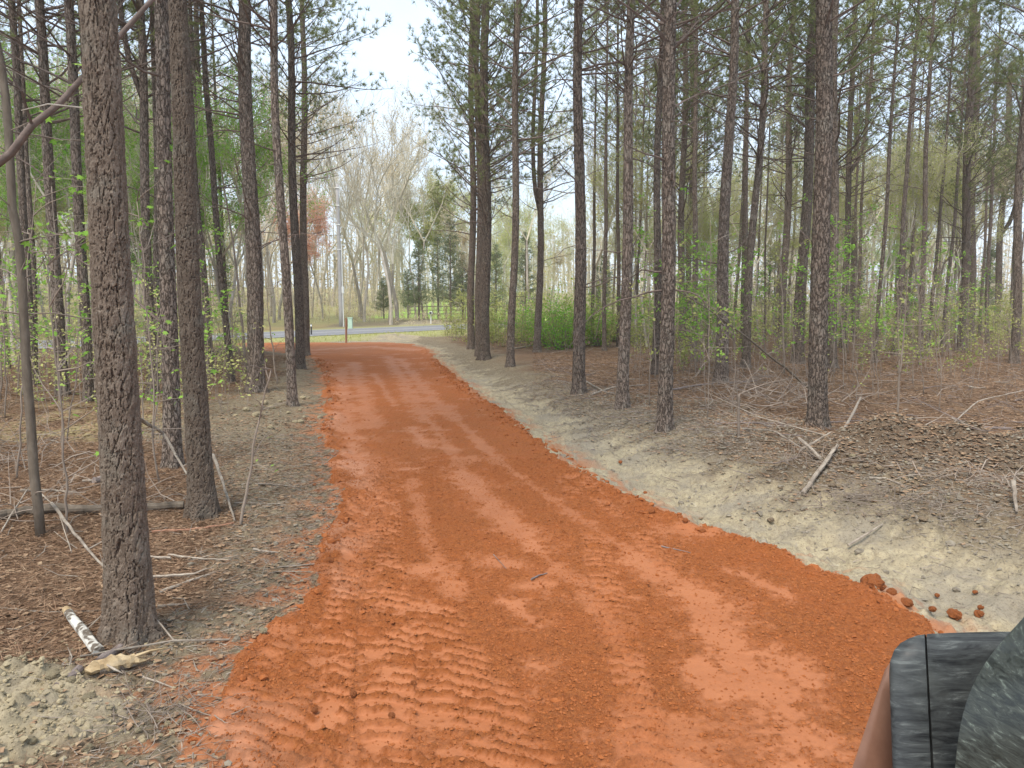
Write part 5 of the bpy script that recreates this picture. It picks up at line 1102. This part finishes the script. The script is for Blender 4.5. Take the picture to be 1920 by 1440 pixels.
for k in range(46):
    u, v = rg.uniform(1440, 1915), rg.uniform(835, 985); clod(u, v, rg.uniform(3, 9), 'brown_clod' if rg.random() < .8 else 'stone', 'soil clod among many on the spoil heap', 'soil clods on the spoil heap', k, .55, 'soil_clod')
for k in range(16):
    u, v = rg.uniform(440, 600), rg.uniform(745, 815); clod(u, v, rg.uniform(3, 9), 'stone', 'soil clod among many heaped at the left road bend', 'soil clods at the left road bend', k, .6, 'soil_clod')

# ------------------------------------------------------------------ things by the paved road
p = ground_at(640, 612); s = p.y / FPX
pole = empty('utility_pole', p, 'tall grey wooden utility pole across the paved road', 'utility pole')
top = at_depth(632, 345, p.y); Pp = np.array([[0, 0, -.5], list(top - p)]); Pp = np.array([Pp[0] * (1 - t) + Pp[1] * t for t in np.linspace(0, 1, 8)])
mb = MB(); mb.add(*tube(Pp, np.linspace(.21, .14, 8), 12)); link('pole', mb.mesh('pole', True), M['pole'], pole)
mb = MB(); mb.add(*tube(Pp[:5] + np.array([.24, -.1, .4]), np.full(5, .05), 6)); link('conduit', mb.mesh('conduit'), M['white'], pole)
mb = MB(); mb.add(*tube(np.array([[0.25, -.1, 3.0], [.25, -.1, 3.6]]), np.array([.12, .12]), 8)); link('meter_box', mb.mesh('meter_box'), M['white'], pole)
for k, z in enumerate((-.35, -1.9, -3.6, -5.8)):
    mb = MB(); q = top - p; mb.add(*tube(np.array([[q.x - .16, -.12, q.z + z], [q.x + .2, -.16, q.z + z]]), np.array([.05, .05]), 6)); link('insulator', mb.mesh('insulator'), M['white'], pole)
    for sgn in (0, 1):
        a = np.array(top) + np.array([0, -.15, z]); b = a + (np.array([-34, -42, .6]) if sgn == 0 else np.array([22, 26, -4.0 - k * .1])); t = np.linspace(0, 1, 20)[:, None]; Pw = a * (1 - t) + b * t; Pw[:, 2] -= 1.3 * (4 * t * (1 - t))[:, 0]
        mb = MB(); mb.add(*tube(Pw - a, np.full(20, .011), 4)); o = link('power_line', mb.mesh('power_line'), M['wire'], None, category='wire', group='wires of the utility pole', label=('uppermost', 'second', 'third', 'lowest')[k] + (' wire running left from the utility pole' if sgn == 0 else ' wire running right from the utility pole')); o.location = a
def boxm(mb, c, d, rz=0):
    x, y, z = [q / 2 for q in d]; Vb = np.array([[-x, -y, -z], [x, -y, -z], [x, y, -z], [-x, y, -z], [-x, -y, z], [x, -y, z], [x, y, z], [-x, y, z]]); cs, sn = math.cos(rz), math.sin(rz)
    Vb = np.c_[Vb[:, 0] * cs - Vb[:, 1] * sn, Vb[:, 0] * sn + Vb[:, 1] * cs, Vb[:, 2]] + np.array(c); mb.add(Vb, None, [(0, 3, 2, 1), (4, 5, 6, 7), (0, 1, 5, 4), (1, 2, 6, 5), (2, 3, 7, 6), (3, 0, 4, 7)])
p = ground_at(649, 643); s = p.y / FPX
mb = MB(); rgp = np.random.default_rng(3); mb.add(*tube(np.array([[0, 0, -.2], [.02, 0, .7], [.05, 0, 46 * s]]), np.array([[.062] * 8, [.058] * 8, [.056] * 8]) * (1 + rgp.normal(0, .05, (3, 8))), 8)); o = link('wooden_post', mb.mesh('wooden_post'), M['post'], None, label='short red-brown wooden post standing at the far end of the clay road', category='post'); o.location = p
p = ground_at(657, 616.5); mb = MB(); r = empty('utility_marker', p, 'small pale green utility pedestal beside the utility pole', 'utility pedestal'); boxm(mb, (0, 0, .45), (.36, .3, .9)); link('housing', mb.mesh('housing'), M['mint'], r); mb = MB(); boxm(mb, (0, 0, .95), (.42, .36, .1)); link('cap', mb.mesh('cap'), M['mint'], r)
p = ground_at(808, 607); r = empty('mailbox', p, 'white mailbox on a thin post across the paved road', 'mailbox'); mb = MB(); boxm(mb, (0, 0, .5), (.1, .1, 1.0)); link('post', mb.mesh('post'), M['white'], r)
mb = MB(); th = np.linspace(0, math.pi, 9); prof = np.c_[np.cos(th) * .16, np.sin(th) * .13 + .16]; prof = np.vstack([prof, [[-.16, 0], [.16, 0]]]); nP = len(prof); Vm = np.vstack([np.c_[prof[:, 0], np.full(nP, -.3), prof[:, 1] + 1.0], np.c_[prof[:, 0], np.full(nP, .3), prof[:, 1] + 1.0], [[0, -.3, 1.15], [0, .3, 1.15]]]); jj = np.arange(nP); kk = (jj + 1) % nP
mb.add(Vm, np.vstack([np.c_[np.full(nP, 2 * nP), kk, jj], np.c_[np.full(nP, 2 * nP + 1), nP + jj, nP + kk]]), np.stack([jj, kk, nP + kk, nP + jj], 1)); link('box', mb.mesh('box'), M['white'], r); mb = MB(); boxm(mb, (.19, -.1, 1.22), (.03, .05, .25)); link('flag', mb.mesh('flag'), M['black'], r)
mb = MB(); boxm(mb, (0, -.31, 1.12), (.22, .012, .2)); link('door', mb.mesh('door'), M['black'], r)
p0 = ground_at(768, 606); Yf = 88; fr = empty('board_fence', (at_depth(765, 600, Yf).x, Yf, gz(at_depth(765, 600, Yf).x, Yf)), 'weathered rail fence in front of the green field', 'fence')
for k in range(7):
    mb = MB(); boxm(mb, (k * 2.3, 0, .75), (.14, .14, 1.6)); link('post', mb.mesh('post'), M['fence'], fr)
    if k < 6:
        for z in (.55, 1.0, 1.42):
            mb = MB(); boxm(mb, (k * 2.3 + 1.15, -.09, z), (2.28, .04, .10)); link('rail', mb.mesh('rail'), M['fence'], fr)
p = ground_at(584, 628); mb = MB(); r = empty('reflector_post', p, 'short dark marker post at the near edge of the paved road', 'marker post'); boxm(mb, (0, 0, .4), (.1, .05, .8)); link('post', mb.mesh('post'), M['black'], r); mb = MB(); boxm(mb, (0, -.03, .68), (.09, .02, .14)); link('reflector', mb.mesh('reflector'), M['white'], r)
# grass on the verge
rg = np.random.default_rng(81); n = 12000; y = rg.uniform(41, 72, n); x = rg.uniform(-24, 4, n); pdv = paved_d(x, y); k = (pdv < -.1) & (pdv > -7.5) & (y > 42.5); P = np.c_[x, y][k]; z = terrain(P[:, 0], P[:, 1], False)[0]; v, t = blades(np.c_[P, z], np.c_[rg.normal(0, .4, (len(P), 2)), np.ones(len(P))], rg.uniform(.06, .2, len(P)), .03, rg); link('verge_grass', mesh_np('verge_grass', v, t), M['thick'], None, kind='stuff')

# ------------------------------------------------------------------ the vehicle corner beside the camera
def vehicle():
    m, nt, lk = new_mat('dusty_black_plastic'); out = nt.new('ShaderNodeOutputMaterial'); b = nt.new('ShaderNodeBsdfPrincipled'); tcx = nt.new('ShaderNodeTexCoord')
    mpx = nt.new('ShaderNodeMapping'); mpx.inputs['Scale'].default_value = (9, 30, 60); lk.new(tcx.outputs['Object'], mpx.inputs[0])
    f = noise(nt, lk, 1, 6, .75, mpx.outputs[0], .8); f2 = noise(nt, lk, 7, 4, .6, tcx.outputs['Object'])
    c = ramp(nt, f, [(.38, (.016, .017, .018)), (.56, (.05, .055, .055)), (.72, (.17, .185, .175))], lk); c = mixc(nt, lk, ramp(nt, f2, [(.5, (0, 0, 0)), (.72, (.35, .35, .35))], lk), c, (.13, .14, .13))
    b.inputs['Specular IOR Level'].default_value = .3
    lk.new(c, b.inputs['Base Color']); r_ = ramp(nt, f, [(.4, (.42,) * 3), (.7, (.7,) * 3)], lk); lk.new(r_, b.inputs['Roughness']); lk.new(b.outputs[0], out.inputs[0]); M['plastic'] = m
    m2, nt, lk = new_mat('dusty_hood_painted_reflections'); out = nt.new('ShaderNodeOutputMaterial'); b = nt.new('ShaderNodeBsdfPrincipled'); tcx = nt.new('ShaderNodeTexCoord')
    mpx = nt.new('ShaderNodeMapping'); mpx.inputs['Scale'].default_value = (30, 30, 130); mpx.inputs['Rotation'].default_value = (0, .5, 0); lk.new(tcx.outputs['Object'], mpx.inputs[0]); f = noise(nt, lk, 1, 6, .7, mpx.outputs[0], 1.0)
    c = ramp(nt, f, [(.40, (.016, .018, .014)), (.58, (.05, .056, .046)), (.74, (.20, .235, .19))], lk); lk.new(c, b.inputs['Base Color']); lk.new(ramp(nt, f, [(.4, (.3,) * 3), (.7, (.65,) * 3)], lk), b.inputs['Roughness']); b.inputs['Coat Weight'].default_value = .15; b.inputs['Coat Roughness'].default_value = .12; lk.new(b.outputs[0], out.inputs[0]); M['hood'] = m2  # dust, plus pale streaks that paint reflected trees into the hood colour
    M['orange'] = simple('dusty_orange_panel', [(.3, (.13, .058, .034)), (.6, (.20, .10, .062)), (.8, (.28, .165, .11))], 9, .6, spec=.4, stretch=(1, 1, .6))
    org = at_depth(1740, 1400, 1.2); root = empty('utility_vehicle', org, 'dusty black and orange vehicle body corner at the lower right beside the camera', 'vehicle'); O = np.array(org)
    def P(u, v, Y): return np.array(at_depth(u, v, Y)) - O
    def shell(mb, G, off):
        """closes a face into a solid: a back face and the four side walls"""
        B = G + off; a, b_ = G.shape[:2]; ix = np.arange(a * b_).reshape(a, b_); q = np.stack([ix[:-1, :-1], ix[1:, :-1], ix[1:, 1:], ix[:-1, 1:]], -1).reshape(-1, 4); mb.add(B.reshape(-1, 3), None, q)
        for e, e2 in ((G[0], B[0]), (G[-1], B[-1]), (G[:, 0], B[:, 0]), (G[:, -1], B[:, -1])):
            nn = len(e); i = np.arange(nn - 1); mb.add(np.vstack([e, e2]), None, np.stack([i, i + 1, i + nn + 1, i + nn], 1))
    def panel(name, cols, mat, ytop, ybot, depth=.10, rnd=None, smooth=True):
        """cols: list of (u_top, v_top, u_bottom) across; a sloping face that continues forward as a shell"""
        n = 14; grid = []
        for (ut, vt, ub) in cols:
            col = []
            col.append(P(ut, vt, ytop) + np.array([.045, .05, -.07])); col.append(P(ut, vt, ytop) + np.array([.008, .010, -.004]))
            for k in range(n):
                t = k / (n - 1); v = vt + (1900 - vt) * t; u = ut + (ub - ut) * t; Y = ytop + (ybot - ytop) * t; col.append(P(u, v, Y))
            grid.append(col)
        G = np.array(grid); a, b_ = G.shape[:2]; ix = np.arange(a * b_).reshape(a, b_); q1 = np.stack([ix[:-1, :-1], ix[:-1, 1:], ix[1:, 1:], ix[1:, :-1]], -1).reshape(-1, 4); mb = MB(); mb.add(G.reshape(-1, 3), None, q1)
        # turned-in edges give the panel its thickness
        shell(mb, G, np.array([.13, .17, -.15]))
        return link(name, mb.mesh(name, smooth), M[mat], root)
    panel('trim_strip', [(1667, 1262, 1690), (1669, 1240, 1692), (1676, 1220, 1697), (1688, 1206, 1706), (1704, 1197, 1718), (1720, 1191.5, 1735), (1733, 1190, 1768)], 'plastic', 1.32, 1.12)
    panel('rear_panel', [(1737, 1189.5, 1776), (1742, 1189, 1782), (1775, 1187.5, 1830), (1820, 1186, 1880), (1880, 1185, 1960), (1990, 1184, 2100), (2300, 1183, 2450)], 'plastic', 1.33, 1.13)
    panel('side_panel', [(1655, 1268, 1445), (1660, 1254, 1462), (1668, 1243, 1520), (1690, 1246, 1740)], 'orange', 1.40, 1.22)
    # seam lip between strip and panel
    mb = MB(); sv = [P(1735.5 + (1772 - 1735.5) * t, 1205 + 695 * t, 1.345 - .2 * t) for t in np.linspace(0, 1, 8)]; mb.add(*tube(np.array(sv), np.full(8, .0035), 5)); link('seam', mb.mesh('seam'), M['black'], root)
    # the chassis and wheel under the corner, below the picture
    mb = MB(); boxm(mb, np.array([1.55, 1.36, .86]) - O, (1.15, .34, .56)); link('chassis', mb.mesh('chassis'), M['black'], root)
    ww = MB(); th = np.arange(28) * 2 * math.pi / 28; prof = [(-.13, .26), (-.15, .40), (-.11, .46), (.11, .46), (.15, .40), (.13, .26), (-.13, .26)]; Vw = np.array([[x_, r_w * math.cos(t), r_w * math.sin(t)] for t in th for x_, r_w in prof]) + np.array([1.35, 1.38, .46]) - O; m7 = len(prof); i = np.arange(28)[:, None] * m7; j = np.arange(m7 - 1)[None]; k2 = ((np.arange(28) + 1) % 28)[:, None] * m7
    ww.add(Vw, None, np.stack([i + j, i + j + 1, k2 + j + 1, k2 + j], -1).reshape(-1, 4)); wh = link('wheel', ww.mesh('wheel'), M['black'], root)
    mb = MB(); c0 = np.array([1.35, 1.38, .46]) - O; mb.add(*tube(np.array([c0 + [-.08, 0, 0], c0 + [.08, 0, 0]]), np.array([.26, .26]), 24)); link('rim', mb.mesh('rim'), M['plastic'], wh)
    # bulging glossy hood, nearer to the camera
    n, m_ = 26, 22; prof = [(1935, 1140), (1900, 1180), (1868, 1212), (1840, 1250), (1820, 1290), (1806, 1330), (1797, 1375), (1790, 1430), (1785, 1520), (1780, 1700), (1775, 1900)]; pv_ = np.array(prof, float); tt = np.linspace(0, 1, len(pv_)); ss = np.linspace(0, 1, n); eu = np.interp(ss, tt, pv_[:, 0]); ev = np.interp(ss, tt, pv_[:, 1])
    for _ in range(6): eu[1:-1] = (eu[:-2] + 2 * eu[1:-1] + eu[2:]) / 4; ev[1:-1] = (ev[:-2] + 2 * ev[1:-1] + ev[2:]) / 4
    G = np.zeros((n, m_, 3))
    for i in range(n):
        for j in range(m_):
            a = j / (m_ - 1); u = eu[i] + (2500 - eu[i]) * a; v = ev[i] - 70 * math.sin(min(1, a * 1.2) * math.pi / 2) * (1 - ss[i]); bulge = .20 * math.sin(min(1, a * 1.6) * math.pi / 2); G[i, j] = P(u, v, 1.24 - bulge - .12 * ss[i])
    ix = np.arange(n * m_).reshape(n, m_); q1 = np.stack([ix[:-1, :-1], ix[1:, :-1], ix[1:, 1:], ix[:-1, 1:]], -1).reshape(-1, 4); mb = MB(); mb.add(G.reshape(-1, 3), None, q1)
    shell(mb, G, np.array([.16, .20, -.18]))
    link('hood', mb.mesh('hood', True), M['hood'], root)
vehicle()
# ------------------------------------------------------------------ spring haze
mb = MB(); boxm(mb, (0, 190, 19.0), (796, 430, 46)); hz = link('haze', mb.mesh('haze'), None, None, kind='stuff')
m, nt, lk = new_mat('haze_air'); out = nt.new('ShaderNodeOutputMaterial'); pv_ = nt.new('ShaderNodeVolumePrincipled'); pv_.inputs['Color'].default_value = (1, .98, .93, 1); pv_.inputs['Density'].default_value = HAZE; pv_.inputs['Anisotropy'].default_value = 0.0; lk.new(pv_.outputs[0], out.inputs['Volume']); hz.data.materials.append(m)
MARKS = [(-20, 'left picture edge'), (62, 'smooth-barked young tree'), (118, 'reddish pine'), (215, 'thickest pine'), (318, 'third thick pine'), (362, 'dark second pine'), (478, 'grey-barked pine'), (545, 'slender curving pine'), (573, 'farthest road-edge pine'), (637, 'utility pole'), (745, 'wide branching tree'), (890, 'roadside pine clump'), (957, 'slim right-leaning pine'), (1007, 'slim double pine'),
         (1085, 'fork-topped pine'), (1170, 'straight dark pine'), (1245, 'stout bank pine'), (1357, 'mossy grey pine'), (1412, 'strongly leaning pine'), (1468, 'crooked whorled pine'), (1536, 'largest right-hand pine'), (1587, 'forked-limb pine'), (1685, 'bright-gap thin pine'), (1810, 'close pine pair'), (1885, 'last dark pine'), (1940, 'right picture edge')]
ORD = ['nearest', 'second nearest', 'third nearest', 'fourth nearest', 'fifth nearest', 'sixth nearest', 'seventh nearest', 'eighth nearest', 'ninth nearest', 'tenth nearest', 'eleventh nearest', 'twelfth nearest'] + [w + ' nearest' for w in 'thirteenth fourteenth fifteenth sixteenth seventeenth eighteenth nineteenth twentieth'.split()]
def relabel(test, kind):
    gaps = {}
    for o in bpy.data.objects:
        if o.get('label') and test(o):
            loc = o.location; zc = loc.y * _cp - (loc.z - CAM_H) * _sp; u = 960 + FPX * loc.x / zc; g = sum(1 for m_, _n in MARKS if m_ < u) - 1; gaps.setdefault(max(0, min(g, len(MARKS) - 2)), []).append((loc.y, o))
    for g, L in gaps.items():
        L.sort(key=lambda q: q[0])
        for r_, (_y, o) in enumerate(L): o['label'] = (ORD[min(r_, 19)] + ' ' if len(L) > 1 else '') + kind + ' between the ' + MARKS[g][1] + ' and the ' + MARKS[g + 1][1]
has = lambda t: (lambda o: t in o['label'])
relabel(lambda o: 'pine among many' in o['label'], 'background pine'); relabel(has('bare grey tree among many'), 'bare grey tree'); relabel(has('tan budding tree among many'), 'tan budding tree'); relabel(has('pale green leafing tree among many'), 'pale green tree')
relabel(has('young lime tree'), 'young lime tree'); relabel(has('dark evergreen among others'), 'far dark evergreen'); relabel(has('sapling among others'), 'small leafy sapling'); relabel(has('fallen stick among others'), 'loose fallen stick')
relabel(has('soil clod among many on'), 'brown soil clod'); relabel(has('soil clod among many heaped'), 'pale soil clod')
print('done', round(time.time() - _T0, 1), 'objects', len(bpy.data.objects), 'tris', sum(len(m.loops) - 2 * len(m.polygons) for m in bpy.data.meshes))
